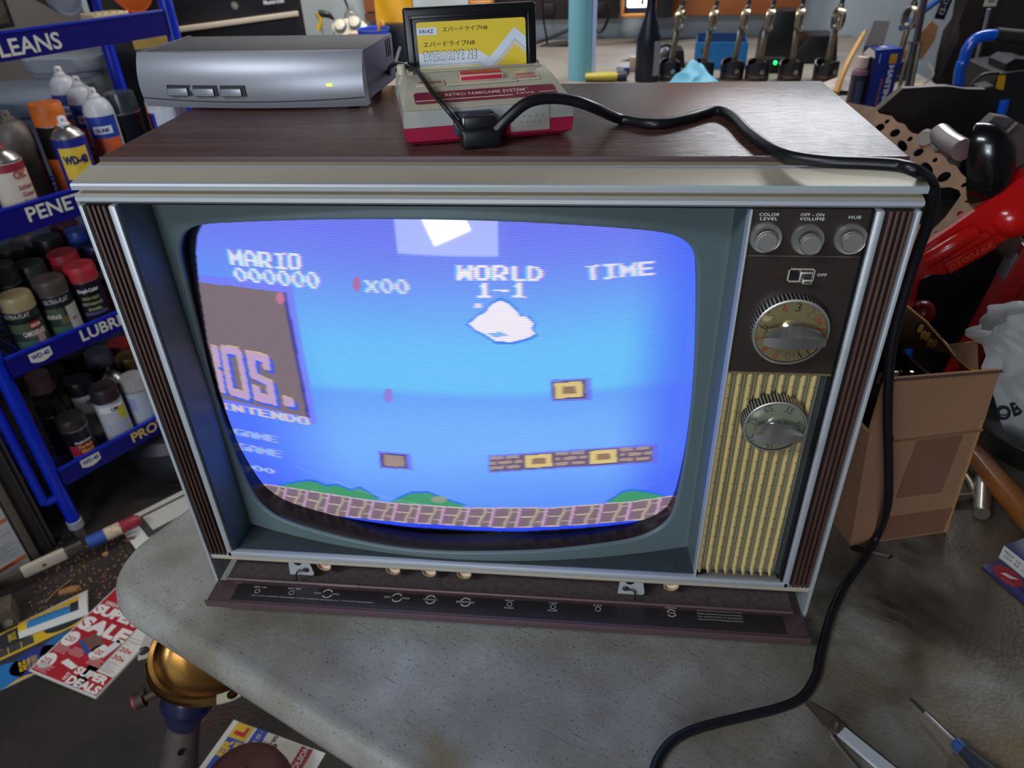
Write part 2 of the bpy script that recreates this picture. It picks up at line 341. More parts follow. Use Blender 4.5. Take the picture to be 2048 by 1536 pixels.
# ================================================================== picture tube: curved glass that gives off the game picture
def yscr(x, z): return .014+.024*((x-.283)/.2)**2+.0166*((z-.255)/.165)**2
FONT8 = {'M': '11000111101111111111101011000110001100011000', 'A': '', }
GL = {
 'M': ('1000001', '1100011', '1110111', '1111111', '1101011', '1100011', '1100011'), 'A': ('0011100', '0110110', '1100011', '1100011', '1111111', '1100011', '1100011'),
 'R': ('1111110', '1100011', '1100011', '1100111', '1111100', '1101110', '1100111'), 'I': ('0111111', '0001100', '0001100', '0001100', '0001100', '0001100', '0111111'),
 'O': ('0111110', '1100011', '1100011', '1100011', '1100011', '1100011', '0111110'), 'W': ('1100011', '1100011', '1101011', '1111111', '1111111', '1110111', '1100011'),
 'L': ('0110000', '0110000', '0110000', '0110000', '0110000', '0110000', '0111111'), 'D': ('1111100', '1100110', '1100011', '1100011', '1100011', '1100110', '1111100'),
 'T': ('0111111', '0001100', '0001100', '0001100', '0001100', '0001100', '0001100'), 'E': ('1111111', '1100000', '1100000', '1111110', '1100000', '1100000', '1111111'),
 'N': ('1100011', '1110011', '1111011', '1111111', '1101111', '1100111', '1100011'), 'G': ('0011111', '0110000', '1100000', '1100111', '1100011', '0110011', '0011111'),
 'S': ('0111110', '1100011', '1110000', '0111110', '0000111', '1100011', '0111110'), '0': ('0011100', '0100110', '1100011', '1100011', '1100011', '0110010', '0011100'),
 '1': ('0001100', '0011100', '0001100', '0001100', '0001100', '0001100', '0111111'), '-': ('0000000', '0000000', '0000000', '1111111', '0000000', '0000000', '0000000'),
 'x': ('0000000', '1100011', '0110110', '0011100', '0011100', '0110110', '1100011'), ' ': ('0000000',)*7}
import numpy as np
GX0, GX1, GZ0, GZ1, NU, NVv = .040, .515, .062, .446, 475, 384
px_map = np.zeros((NU, NVv, 3)); U = np.zeros((NU, NVv)); Vv = np.zeros((NU, NVv))
# photo coordinates of each picture cell, so that the figures can be laid out on the glass
gx = GX0+(np.arange(NU)+.5)/NU*(GX1-GX0); gz = GZ0+(np.arange(NVv)+.5)/NVv*(GZ1-GZ0)
XX, ZZ = np.meshgrid(gx, gz, indexing='ij'); YY = yscr(XX, ZZ)
dx, dy_, dz = XX-CAM.x, YY-CAM.y, ZZ+OZ-CAM.z
dep = dx*_f.x+dy_*_f.y+dz*_f.z
U = 1024+FPX*(dx*_r.x+dy_*_r.y+dz*_r.z)/dep; Vv = 768-FPX*(dx*_u.x+dy_*_u.y+dz*_u.z)/dep
def inpoly(pts):
    m = np.zeros(U.shape, bool); n = len(pts)
    for i in range(n):
        x1, y1 = pts[i]; x2, y2 = pts[(i+1) % n]
        if y1 == y2: continue
        c = ((y1 > Vv) != (y2 > Vv)) & (U < (x2-x1)*(Vv-y1)/(y2-y1)+x1); m ^= c
    return m
def sst(a, b, t): q = np.clip((t-a)/(b-a), 0, 1); return q*q*(3-2*q)
def curve(pts, u): return np.interp(u, [p[0] for p in pts], [p[1] for p in pts])
def quad_uv(TL, TR, BR, BL):                   # inverse bilinear by Newton steps
    s = np.full(U.shape, .5); t = np.full(U.shape, .5); TL, TR, BR, BL = map(np.array, (TL, TR, BR, BL))
    for _ in range(6):
        fx = (1-s)*(1-t)*TL[0]+s*(1-t)*TR[0]+s*t*BR[0]+(1-s)*t*BL[0]-U; fy = (1-s)*(1-t)*TL[1]+s*(1-t)*TR[1]+s*t*BR[1]+(1-s)*t*BL[1]-Vv
        ax = (1-t)*(TR[0]-TL[0])+t*(BR[0]-BL[0]); ay = (1-t)*(TR[1]-TL[1])+t*(BR[1]-BL[1]); bx = (1-s)*(BL[0]-TL[0])+s*(BR[0]-TR[0]); by = (1-s)*(BL[1]-TL[1])+s*(BR[1]-TR[1])
        D = ax*by-ay*bx; D[abs(D) < 1e-6] = 1e-6; s = np.clip(s-(fx*by-fy*bx)/D, -9, 9); t = np.clip(t-(ax*fy-ay*fx)/D, -9, 9)
    return s, t
IMG = np.zeros((NU, NVv, 3))
def put(mask, col, a=1.0):
    m = (mask*a)[..., None] if mask.dtype != bool else mask[..., None]*a
    IMG[:] = IMG*(1-m)+np.array(col, float)*m
# sky with the uneven brightness of the tube
yl = curve([(380, 770), (620, 775), (760, 783), (900, 792), (1060, 793), (1170, 785), (1290, 772), (1395, 764)], U)
cx = np.clip(1-((U-900)/560)**2, 0, 1)
top = np.array((112, 122, 240.)); mid = np.array((106, 192, 255.)); bot = np.array((98, 158, 248.)); edge = np.array((72, 102, 252.))
t = sst(450, 740, Vv+60*(1-cx))[..., None]; IMG[:] = top*(1-t)+mid*t
b = sst(-14, 10, Vv-yl)[..., None]; IMG[:] = IMG*(1-b)+(bot+18*sst(1, 0, abs(Vv-890)/160)[..., None])*b
e = np.clip(.85*(1-sst(0, 240, U-(385+np.clip(Vv-520, 0, 500)*.26)))*sst(380, 900, Vv)+.8*(1-sst(0, 150, 1394-U-np.clip(Vv-600, 0, 460)*.12))+.5*sst(890, 1040, Vv)*(1-.5*cx), 0, .92)[..., None]
IMG[:] = IMG*(1-e)+edge*e
def word(s, TL, TR, BR, BL, col, fr=(150, 170, 255), a=.95):
    s_, t_ = quad_uv(TL, TR, BR, BL); n = len(s)
    for off, cc, al in ((-.10/n, (245, 150, 210), .55), (.10/n, (110, 240, 255), .55), (0, col, a)):
        ss = s_+off; inside = (ss >= 0) & (ss < 1) & (t_ >= 0) & (t_ < 1)
        ci = np.clip((ss*n).astype(int), 0, n-1); cxx = np.clip(((ss*n-ci)*8).astype(int), 0, 7); cy = np.clip((t_*7).astype(int), 0, 6)
        bits = np.zeros((n, 8, 7), bool)
        for k, ch in enumerate(s):
            for r_, row in enumerate(GL[ch]):
                for c_, v in enumerate(row): bits[k, c_, r_] = v == '1'
        put(inside & bits[ci, cxx, cy], cc, al)
# ground of brown stones
gt = [(380, 940), (505, 964), (587, 976), (693, 993), (781, 1005), (936, 1015), (1103, 1015), (1268, 1002), (1332, 993), (1400, 985)]
gb = [(480, 980), (541, 1005), (664, 1031), (810, 1046), (998, 1056), (1042, 1056), (1154, 1051), (1319, 1037), (1400, 1026)]
for pts in ([(560, 972), (590, 966), (618, 962), (640, 967), (652, 973), (675, 971), (700, 981), (720, 977), (735, 985), (762, 1000), (700, 996), (560, 976)],
            [(781, 1005), (822, 987), (857, 986), (890, 1000), (935, 1014), (880, 1014)], [(1210, 1008), (1244, 986), (1265, 981), (1292, 985), (1333, 994), (1268, 1004)]):
    put(inpoly([(x, y-4) for x, y in pts]), (40, 110, 230)); put(inpoly(pts), (62, 150, 104))
put(((U-878)/16)**2+((Vv-999)/7)**2 < 1, (140, 150, 130))
g0 = curve(gt, U); g1 = curve(gb, U); g = (Vv > g0) & (Vv < g1); tt = (Vv-g0)/np.maximum(g1-g0, 1)
put(g, (122, 104, 116))
uu = (U-936+(tt*10)*(1 if True else 0))/(50+(U-936)*.012); fr = uu-np.floor(uu); two = (tt*2) % 1
put(g & ((fr < .10) | (tt < .06)), (196, 176, 190)); put(g & (abs(fr-.66-.06*np.sin(tt*6)) < .05), (186, 170, 150)); put(g & (two > .86) & (fr < .64), (186, 172, 152))
put(g & (fr >= .10) & (fr < .15), (150, 70, 170), .8); put(g & (two > .40) & (two < .52) & (fr > .7), (176, 164, 150), .8)
put((Vv >= g1) & (Vv < g1+12), (36, 70, 255)); 
# title panel at the left edge
q = quad_uv((330, 556), (572, 586), (620, 836), (415, 790)); s_, t_ = q; ins = (s_ > -.02) & (s_ < 1.03) & (t_ > -.03) & (t_ < 1.02)
put((s_ > -.05) & (s_ < 1.06) & (t_ > -.07) & (t_ < 1.04), (120, 120, 250), .75); put((s_ > 0) & (s_ < 1) & (t_ > 0) & (t_ < 1), (124, 108, 116))
put((s_ > .97) & (s_ < 1.0) & (t_ > 0) & (t_ < 1), (70, 64, 150)); put(((U-561)/9)**2+((Vv-596)/13)**2 < 1, (206, 120, 160), .8)
def seg_letters():
    O = lambda s, t, w=.27: (np.maximum(abs(s-.5)*2, 0) < 1) & (abs(t-.5) < .5) & ~((abs(s-.5) < .5-w) & (abs(t-.5) < .36)) & ~((abs(s-.5) > .42) & (abs(t-.5) > .44))
    for dx_, dy2, c_ in ((7, 6, (60, 92, 236)), (-2, -3, (200, 176, 140)), (0, 0, (188, 160, 200))):
        sh = lambda p: (p[0]+dx_, p[1]+dy2)
        a, b_ = quad_uv(*map(sh, ((440, 691), (482, 697), (503, 803), (458, 789)))); put(O(a, b_), c_)
        a, b_ = quad_uv(*map(sh, ((492, 702), (537, 711), (555, 812), (510, 801))))
        sm = O(a, b_) & ~((a > .6) & (b_ > .30) & (b_ < .46)) & ~((a < .4) & (b_ > .56) & (b_ < .70)) | ((a > 0) & (a < 1) & (abs(b_-.2-.5*a*.6-.14) < .09))
        sm = ((a > 0) & (a < 1) & (b_ > 0) & (b_ < 1)) & ((b_ < .16) | (b_ > .84) | ((a < .34) & (b_ < .5)) | ((a > .66) & (b_ > .5)) | ((a > .66) & (b_ < .30)) | ((a < .34) & (b_ > .70)) | ((b_ > .40+.12*a) & (b_ < .54+.12*a)))
        put(sm, c_)
        a, b_ = quad_uv(*map(sh, ((566, 793), (587, 798), (590, 815), (569, 811)))); put((a > 0) & (a < 1) & (b_ > 0) & (b_ < 1), c_)
        a, b_ = quad_uv(*map(sh, ((405, 686), (436, 694), (452, 788), (425, 778)))); put((a > .55) & (a < 1) & (b_ > 0) & (b_ < 1) & ~((b_ > .44) & (b_ < .52) & (a > .8)), c_)
seg_letters()
word('INTENDO', (436, 803), (620, 836), (622, 851), (440, 817), (214, 196, 200))
word('GAME', (466, 856), (558, 873), (558, 887), (469, 869), (150, 176, 240)); word('GAME', (474, 885), (565, 902), (565, 916), (477, 899), (150, 176, 240)); word('000', (482, 925), (551, 939), (552, 949), (485, 936), (170, 190, 250))
word('MARIO', (455, 497), (604, 509), (606, 541), (462, 530), (226, 232, 246)); word('000000', (464, 535), (640, 545), (643, 578), (472, 562), (220, 232, 250))
word('x00', (729, 556), (820, 559), (822, 588), (731, 584), (206, 222, 250)); put(((U-713)/7)**2+((Vv-568)/15)**2 < 1, (176, 110, 160))
word('WORLD', (914, 529), (1090, 533), (1090, 562), (914, 561), (244, 236, 246)); word('1-1', (952, 566), (1056, 566), (1056, 596), (952, 595), (244, 236, 246)); word('TIME', (1166, 532), (1312, 521), (1313, 550), (1169, 561), (228, 226, 250))
put(inpoly([(948, 606), (964, 606), (964, 615), (948, 615)]), (236, 210, 240))
cl = [(937, 648), (955, 632), (969, 625), (983, 609), (1002, 600), (1018, 608), (1034, 622), (1042, 634), (1054, 633), (1068, 647), (1063, 657), (1071, 668), (1056, 676), (1024, 684), (992, 683), (970, 669), (953, 661)]
put(inpoly([(x+(x-1003)*.08, y+(y-645)*.13) for x, y in cl]), (70, 130, 235)); put(inpoly(cl), (238, 232, 250)); put(inpoly([(975, 667), (1000, 664), (1016, 671), (1004, 672), (992, 676)]), (130, 180, 240))
def blocks(TL, TR, BR, BL, kinds):
    s_, t_ = quad_uv(TL, TR, BR, BL); n = len(kinds); put((s_ > -.02/n*3) & (s_ < 1+.06/n*3) & (t_ > -.12) & (t_ < 1.1), (110, 96, 226), .6)
    for k, kd in enumerate(kinds):
        a = s_*n-k; m = (a > 0) & (a < 1) & (t_ > 0) & (t_ < 1)
        if kd == 'b': put(m, (104, 86, 116)); put(m & (((t_*3) % 1) < .62) & (((a*2+.5*np.floor(t_*3)) % 1) < .84), (166, 146, 138))
        elif kd == 's': put(m, (88, 76, 130)); put(m & (a > .12) & (a < .9) & (t_ > .1) & (t_ < .9), (158, 138, 128))
        else: put(m, (96, 80, 110)); put(m & (a > .06) & (a < .92) & (t_ > .06) & (t_ < .92), (214, 194, 128)); put(m & (abs(a-.5) < .2) & (abs(t_-.5) < .2), (146, 118, 96))
blocks((1104, 764), (1170, 760), (1172, 797), (1107, 800), 'q'); blocks((760, 906), (812, 910), (816, 937), (763, 934), 's'); blocks((980, 914), (1304, 892), (1304, 923), (981, 943), 'bqbqb')
put(((U-777)/9)**2+((Vv-791)/15)**2 < 1, (150, 120, 210), .8)
# a soft beam: blur along the lines
K = IMG.copy()
for sh, w_ in ((1, .5), (-1, .5), (2, .25), (-2, .25)): K += w_*np.roll(IMG, sh, 0)
IMG = K/2.5
# outline of the lit raster
pic = [(391, 500), (394, 470), (404, 446), (430, 434), (600, 424), (870, 420), (1150, 430), (1330, 446), (1372, 462), (1398, 490), (1404, 540), (1406, 600), (1402, 720), (1388, 860), (1362, 960), (1338, 1010), (1330, 1033), (1319, 1042), (1154, 1057), (1042, 1063), (998, 1063), (810, 1054), (664, 1039), (560, 1014), (528, 994), (509, 960), (486, 912), (462, 856), (438, 778), (414, 680), (397, 570)]
lit = inpoly(pic); lit = lit.astype(float)
for _ in range(2): lit = (lit+np.roll(lit, 1, 0)+np.roll(lit, -1, 0)+np.roll(lit, 1, 1)+np.roll(lit, -1, 1))/5
IMG = IMG*lit[..., None]+np.array((5, 6, 12.))*(1-lit[..., None])
lo = IMG/255.; LIN = np.where(lo < .04045, lo/12.92, ((lo+.055)/1.055)**2.4)
me = bpy.data.meshes.new('picture_tube')
vx = GX0+np.arange(NU+1)/NU*(GX1-GX0); vz = GZ0+np.arange(NVv+1)/NVv*(GZ1-GZ0); VX, VZ = np.meshgrid(vx, vz, indexing='ij')
verts = np.stack([VX, yscr(VX, VZ), VZ], -1).reshape(-1, 3)
ii, jj = np.meshgrid(np.arange(NU), np.arange(NVv), indexing='ij'); a = ii*(NVv+1)+jj
faces = np.stack([a, a+NVv+1, a+NVv+2, a+1], -1).reshape(-1, 4)
me.from_pydata(verts.tolist(), [], faces.tolist()); me.shade_smooth()
at = me.color_attributes.new('picture', 'FLOAT_COLOR', 'CORNER')
cols = np.concatenate([LIN, np.ones((NU, NVv, 1))], -1).reshape(-1, 4); at.data.foreach_set('color', np.repeat(cols, 4, 0).astype(np.float32).ravel())
sm_ = bpy.data.materials.new('picture_glass'); sm_.use_nodes = True; nt = sm_.node_tree; bs = nt.nodes['Principled BSDF']
bs.inputs['Base Color'].default_value = (.012, .013, .018, 1); bs.inputs['Roughness'].default_value = .04; bs.inputs['IOR'].default_value = 1.52
va = nt.nodes.new('ShaderNodeVertexColor'); va.layer_name = 'picture'
tc = nt.nodes.new('ShaderNodeTexCoord'); sp = nt.nodes.new('ShaderNodeSeparateXYZ'); nt.links.new(tc.outputs['Object'], sp.inputs[0])
def wave(sock, freq, lo, hi):
    m1 = nt.nodes.new('ShaderNodeMath'); m1.operation = 'MULTIPLY'; m1.inputs[1].default_value = freq*2*pi; nt.links.new(sock, m1.inputs[0])
    m2 = nt.nodes.new('ShaderNodeMath'); m2.operation = 'SINE'; nt.links.new(m1.outputs[0], m2.inputs[0])
    m3 = nt.nodes.new('ShaderNodeMapRange'); m3.inputs[1].default_value = -1; m3.inputs[3].default_value = lo; m3.inputs[4].default_value = hi; nt.links.new(m2.outputs[0], m3.inputs[0]); return m3.outputs[0]
w1 = wave(sp.outputs['Z'], 600, .78, 1.22)
mu = nt.nodes.new('ShaderNodeVectorMath'); mu.operation = 'SCALE'; nt.links.new(va.outputs[0], mu.inputs[0]); nt.links.new(w1, mu.inputs['Scale'])
nt.links.new(mu.outputs[0], bs.inputs['Emission Color']); bs.inputs['Emission Strength'].default_value = 1.0
me.materials.append(sm_); o = bpy.data.objects.new('picture_tube', me); C.objects.link(o); o.parent = tv; o['label'] = 'lit glass screen showing the game picture'
# ================================================================== television controls
dkp = mat('dark_control_panel', (58, 50, 46), .35, .3, bump=.03, bscale=400)
white = P('d8d8d6', .5); chrome = mat('chrome', (214, 210, 206), .2, .9); steel = mat('turned_steel', (186, 182, 174), .34, .75, aniso=.6)
gold = mat('brushed_gold', (196, 180, 128), .30, .8); goldd = mat('pale_gold_dial', (172, 176, 152), .34, .7)
XF = lambda o: frame(o, (1, 0, 0), (0, 0, 1))     # x right, y up, z toward the viewer
cp = MB(); cp.b2((.5228, .004, .2965), (.6078, .03, .4372), dkp); cp.b2((.5228, .0032, .295), (.6078, .0345, .2968), gold); cp.b2((.5228, .0036, .4000), (.6065, .006, .4006), P('6a5c50', .4))
cp.b2((.5215, .001, .05), (.5232, .03, .4372), alu); cp.b2((.6070, .001, .05), (.6082, .03, .4372), black)
L = lambda u, v, y=.004: (lambda q: (q.x, q.y, q.z-OZ))(py(u, v, y))
def lbl(mb, t, u, v, w, col=white, fat=.006, sp=1.08, h=.0023): q = L(u, v, .0037); mb.text(t, XF(q), col, w=w, h=h, fat=fat, sp=sp)
lbl(cp, 'COLOR', 1539, 429, .0142); lbl(cp, 'LEVEL', 1538, 437.5, .0125); lbl(cp, 'OFF - ON', 1625, 429.5, .0165); lbl(cp, 'VOLUME', 1624, 438, .0175); lbl(cp, 'HUE', 1710, 434.6, .0086)
lbl(cp, 'AFC', 1555, 549, .0088, P('5c2a24', .5)); lbl(cp, 'OFF', 1644, 550, .0070)
cpo = cp.build('control_panel', tv)
for (du, dv), (ku, kv), L_ in (((1531, 474), (1534, 486), .010), ((1615, 478), (1622.5, 491), .013), ((1701, 477), (1704, 486), .010)):
    q = V(L(du, dv)); k = V(L(ku, kv, .004-L_)); M = XF(q)
    mb = MB(); mb.lathe([(0, .0004), (.0058, .0004), (.0068, .002), (.0112, .003), (.0118, .0), ], steel, M, 40); mb.cyl(M @ V((0, 0, 0)), M @ V((0, 0, L_-.003)), .0040, black, cap=False)
    M2 = XF(V((q.x+(k.x-q.x)*.6, q.y, q.z+(k.z-q.z)*.6)))
    mb.lathe([(.0072, L_-.005), (.0077, L_-.004), (.0077, L_), (.0073, L_+.0006), (.0066, L_+.0007), (.0064, L_+.0003), (0, L_+.0003)], steel, M2, 48, mf=lambda k_, i: chrome if (k_ in (1, 2, 3) and i % 2) else steel); mb.build('knob', tv)
mb = MB(); q = V(L(1601.5, 549.5)); hw, hh = .0098, .0056
for a, b in (((-hw, -hh), (-hw+.001, hh)), ((hw-.001, -hh), (hw, hh)), ((-hw, -hh), (hw, -hh+.001)), ((-hw, hh-.001), (hw, hh))): mb.b2((q.x+a[0], .0025, q.z+a[1]), (q.x+b[0], .0045, q.z+b[1]), champ)
mb.b2((q.x-hw, .0036, q.z-hh), (q.x+hw, .0042, q.z+hh), P('17171a', .4)); mb.b2((q.x-.002, -.001, q.z-.0042), (q.x+.0078, .004, q.z+.0042), P('30343a', .35), .001); mb.b2((q.x-.0005, -.005, q.z-.004), (q.x+.0070, .0, q.z-.0002), P('3a3e44', .35), .001); mb.build('slide_switch', tv)
def dial(u, v, rad, dep, face, names, kind, a0, da, cols, hw, lab):
    q = V(L(u, v, .004-dep*.5)); M = XF(V((q.x, .004, q.z)))
    mb = MB(); ns = 120
    mb.lathe([(rad*1.02, 0), (rad*1.02, dep-.002), (rad, dep-.0004), (rad*.975, dep), (rad*.93, dep), (rad*.915, dep-.0012), (0, dep-.0012)], steel, M, ns, mf=lambda k_, i: (black if (k_ in (0, 1) and i % 2) else (face if k_ == 5 else (P('2a2622', .4) if k_ == 4 else steel))))
    for k, t in enumerate(names):
        an = R(a0)-k*R(da); M3 = M @ Tm((rad*.76*cos(an), rad*.76*sin(an), dep-.0010), rz=an-pi/2); mb.text(t, M3, P(cols[k % len(cols)], .5), w=rad*(.13, .25, .30)[len(t)-1]*(.6 if t == '1' else 1), h=rad*.25, fat=-.006)
    o = mb.build('dial', tv); o['label'] = lab
    mb = MB(); r0 = rad*.30                       # knob: a fluted skirt and a bow-tie grip
    mb.lathe([(r0*1.15, dep-.0012), (r0*1.1, dep+.001), (r0*.86, dep+.003), (r0*.80, dep+.007), (0, dep+.007)], chrome, M, 36)
    N_ = 20; top_, bot_ = [], []
    for i in range(N_+1):
        t = -1+2*i/N_; x = t*rad*hw; hgt = rad*.14*(1-.50*abs(t)**2.2)+.0010; z = dep+.0175-.003*t*t
        top_.append((x, hgt, z)); bot_.append((x, -hgt, z))
    A = [mb.bm.verts.new(M @ V((x, y, z))) for x, y, z in top_]; B = [mb.bm.verts.new(M @ V((x, y, z))) for x, y, z in bot_]
    A2 = [mb.bm.verts.new(M @ V((x*.8, y*1.9, z-.0115+.002*(abs(x)/(rad*hw))))) for x, y, z in top_]; B2 = [mb.bm.verts.new(M @ V((x*.8, y*1.9, z-.0115))) for x, y, z in bot_]
    for i in range(N_):
        mb.face((A[i], A[i+1], B[i+1], B[i]), chrome); mb.face((A2[i], A2[i+1], A[i+1], A[i]), chrome); mb.face((B[i], B[i+1], B2[i+1], B2[i]), chrome)
    mb.face((A[0], B[0], B2[0], A2[0]), chrome); mb.face((A[-1], A2[-1], B2[-1], B[-1]), chrome); mb.build('dial_grip', o)
dial(1579, 660, .0292, .010, gold, ['3', '2', 'UHF', '13', '12', '11', '10', '9', '8', '7', '6', '5', '4'], 0, 84, 360/13, ['2a1c14', '5a4c38', '8a2a1c', '8a2a1c', '7a2018'], .80, 'gold numbered channel dial with chrome grip')
dial(1547, 846, .0262, .013, goldd, ['65', '55', '45', '35', '25', '15', '75'], 0, 114, 360/7, ['3a3c30'], .76, 'pale silver dial numbered in tens')
# pleated speaker grille
tan = mat('pleated_tan_grille', (206, 184, 128), .5, noise=.12, nscale=40, stretch=(1, 1, .1)); tsil = mat('pale_grille_groove', (176, 180, 168), .35, .5)
mb = MB(); NG = 9; x0, x1 = .5236, .6015; pw = (x1-x0)/NG
for k in range(NG):
    a = x0+k*pw; cs = [(a, .0115), (a+pw*.05, .0050), (a+pw*.22, .0030), (a+pw*.26, .0018), (a+pw*.40, .0030), (a+pw*.52, .0048), (a+pw*.56, .0115), (a+pw*.62, .0100), (a+pw*.68, .0074), (a+pw*.76, .0066), (a+pw*.86, .0072), (a+pw*.94, .0096), (a+pw, .0115)]
    T_ = [mb.bm.verts.new((x, y, .2955)) for x, y in cs]; B_ = [mb.bm.verts.new((x, y, .056 if .1 < (x-a)/pw < .55 else .060)) for x, y in cs]
    for i in range(len(cs)-1): mb.face((T_[i], T_[i+1], B_[i+1], B_[i]), tan if i < 6 else tsil)
    for j in range(17):
        z = .066+j*.0136
        for f_ in (.20, .34): mb.b2((a+pw*f_, .0018, z), (a+pw*(f_+.05), .0036, z+.0007), P('6a5832', .6))
mb.b2((x1, .010, .052), (.6078, .014, .2955), P('3a3a38', .6)); mb.b2((x0-.001, .013, .05), (.6078, .02, .2955), P('6c6656', .6)); mb.build('speaker_grille', tv, 20)
# control flap folded down along the bottom edge, with the recess behind it
brn = mat('brown_flap_paint', (92, 72, 76), .40, .25, bump=.04, bscale=200); dkb = P('2b2426', .35)
dust = mat('dusty_brown_metal', (96, 82, 80), .8, noise=.5, nscale=160, bump=.3, bscale=400)
mb = MB(); mb.b2((.014, -.001, .0042), (TVW-.014, .050, .0062), dust); mb.b2((.013, .046, .0062), (TVW-.013, .049, .0358), P('7c7a80', .6)); mb.b2((.02, .040, .022), (TVW-.02, .0455, .0356), P('9a9aa0', .45)); mb.build('control_recess', tv)
FZ = .0055
mb = MB(); mb.b2((.004, -.0300, FZ-.0045), (TVW-.004, -.0008, FZ), brn, .0008); mb.b2((.002, -.0315, FZ-.0085), (TVW-.002, -.0296, FZ+.0006), brn, .0008)
mb.b2((.03, -.0270, FZ-.001), (.615, -.0045, FZ+.0003), dkb)
tx = lambda t, x, y, w, **k: mb.text(t, Tm((x, y, FZ+.0006)), P('b8b4ae', .5), w=w, **k)
def ring_(x, y, r, gaps=()):
    for i in range(24):
        a = 2*pi*i/24
        if any(abs((a-g+pi) % (2*pi)-pi) < .38 for g in gaps): continue
        b = a+2*pi/24; mb.poly([(x+rr*cos(t), y+rr*sin(t), FZ+.0006) for rr, t in ((r, a), (r, b), (r*.76, b), (r*.76, a))], P('b8b4ae', .5))
fx = lambda u, v: (lambda q: (q.x, q.y))(pz(u, v, OZ+FZ))
for t, u, v in (('VERT. LIN.', 521, 1175), ('VERT. SIZE', 589, 1178)):
    x, y = fx(u, v); tx(t, x, y, .0150, lean=.15, fat=.01); x, y = fx(u-6, v+8); ring_(x, y, .0030)
for a, b, u, v in (('HORIZ.', 'HOLD', 655, 1188), ('VERT.', 'HOLD', 794, 1196)):
    x, y = fx(u, v); ring_(x, y, .0060, (0, pi)); tx(a, x-.0105, y, .0085, fat=.01); tx(b, x+.0095, y, .0082, fat=.01)
for t, u, v, w in (('CONTRAST', 861, 1200, .0155), ('BRIGHTNESS', 931, 1205, .0195)):
    x, y = fx(u, v); ring_(x, y, .0060, (0, pi)); tx(t, x, y, w, fat=.01)
for a, b, u, v in (('BRIGHT', 'RANGE', 1019, 1209), ('COLOR', 'KILLER', 1106, 1214), ('A.G.C.', '', 1196, 1219)):
    x, y = fx(u, v); ring_(x, y, .0030); tx(a, x, y+.0048, .0100 if a != 'COLOR' else .0092, fat=.01)
    if b: tx(b, x, y-.0050, .0098, fat=.01)
x, y = fx(1343, 1227); ring_(x, y, .0050, (0, pi)); tx('NORMAL', x, y+.0068, .0120, fat=.01); tx('TONE', x, y, .0078, fat=.01)
x, y = fx(624, 1199); tx('VERT. HOLD, CONTRAST, BRIGHTNESS, & TONE KNOBS MAY BE PULLED OUT 1" FOR EASE OF ADJUSTMENT', x, y, .1370, lean=.2, fat=.006, h=.0022)
x, y = fx(478, 1166); tx('101-1827', x, y, .0075, lean=.2)
x, y = fx(1440, 1234)
for k, t in enumerate(('BEFORE ADJUSTING COLOR CONTROLS CHECK', 'SEVERAL PROGRAMS FOR COLOR REPRODUC-', 'TION. COLOR CONTENT OF TELEVISION PIC-', 'TURES CAN VARY FROM PROGRAM TO PROGRAM.')): tx(t, x, y+.0060-k*.0036, .0460, h=.0017)
fl = mb.build('control_flap', tv); fl['label'] = 'brown lettered control flap folded down'
mb = MB(); mb.cyl((.014, .0005, FZ+.0012), (.626, .0005, FZ+.0012), .0018, brn, seg=12); mb.cyl((.12, .0005, FZ+.0012), (.165, .0005, FZ+.0012), .0024, brn, seg=12); mb.build('hinge', tv)
for u, v in ((604, 1143), (1263, 1172)):
    q = py(u, v, .006); x = q.x
    mb = MB(); mb.prism([(x-.014, .0145), (x+.012, .0145), (x+.014, .0175), (x+.011, .037), (x-.012, .037)], .0015, alu, MX(((1, 0, 0, 0), (0, 0, -1, .0065), (0, 1, 0, 0), (0, 0, 0, 1)))); mb.cyl((x-.002, .0048, .034), (x-.002, .006, .034), .0045, black)
    sx = x+(.006 if u < 900 else -.006); mb.cyl((sx, .0035, .0235), (sx, .0055, .0235), .0034, P('3a2c30', .4), bev=.0006)
    mb.tube([(sx, .003, .0235), (sx-.008*(1 if u < 900 else -1), .002, .0235), (sx-.010*(1 if u < 900 else -1), -.001, .0200), (sx-.010*(1 if u < 900 else -1), -.002, .0135)], .0009, black, 8); mb.build('flap_latch', tv)
for u, v in ((656, 1131), (792, 1139), (863, 1144), (932, 1148), (1340, 1168)):
    q = py(u, v, .018); x = q.x
    mb = MB(); mb.lathe([(.0, .0), (.0040, .0), (.0045, .0015), (.0072, .002), (.0078, .0025), (.0078, .0060), (.0070, .0062)], P('d6bfa2', .5), frame((x, .0150, .0265), (1, 0, 0), (0, 0, 1)), 40, mf=lambda k_, i: P('d6bfa2', .5) if (k_ < 4 or i % 2) else P('9c8468', .5)); mb.build('thumbwheel', tv)
# ================================================================== on top of the television
ZW = OZ+ZT
# --- set-top box
stg = mat('silver_grey_plastic', (138, 140, 148), .36, .35, bump=.03, bscale=900); std = mat('dark_grey_plastic', (92, 88, 88), .45, noise=.25, nscale=30, stretch=(1, 6, 1)); stp = P('5e5c78', .45)
a_ = pz(300, 215, ZW); b_ = pz(735, 215, ZW); ang = math.atan2(b_.y-a_.y, b_.x-a_.x)
sb = thing('set_top_box', 'silver grey set top box with green light lying on the television', 'set top box', (a_.x-.001, a_.y-.006, ZW), ang)
SW, SD, SH = .2325, .115, .0515
mb = MB()
mb.b2((.002, .010, .004), (SW-.002, SD, SH-.001), std, .002)
mb.b2((SW-.004, .012, .006), (SW, SD, SH), stp, .001); mb.b2((.0, .012, .006), (.004, SD, SH), stp, .001)
for k in range(3): mb.b2((SW-.0005, SD-.012-k*.007, SH-.020), (SW+.0004, SD-.010-k*.007, SH-.003), black)
mb.build('case', sb)
mb = MB(); NS = 40
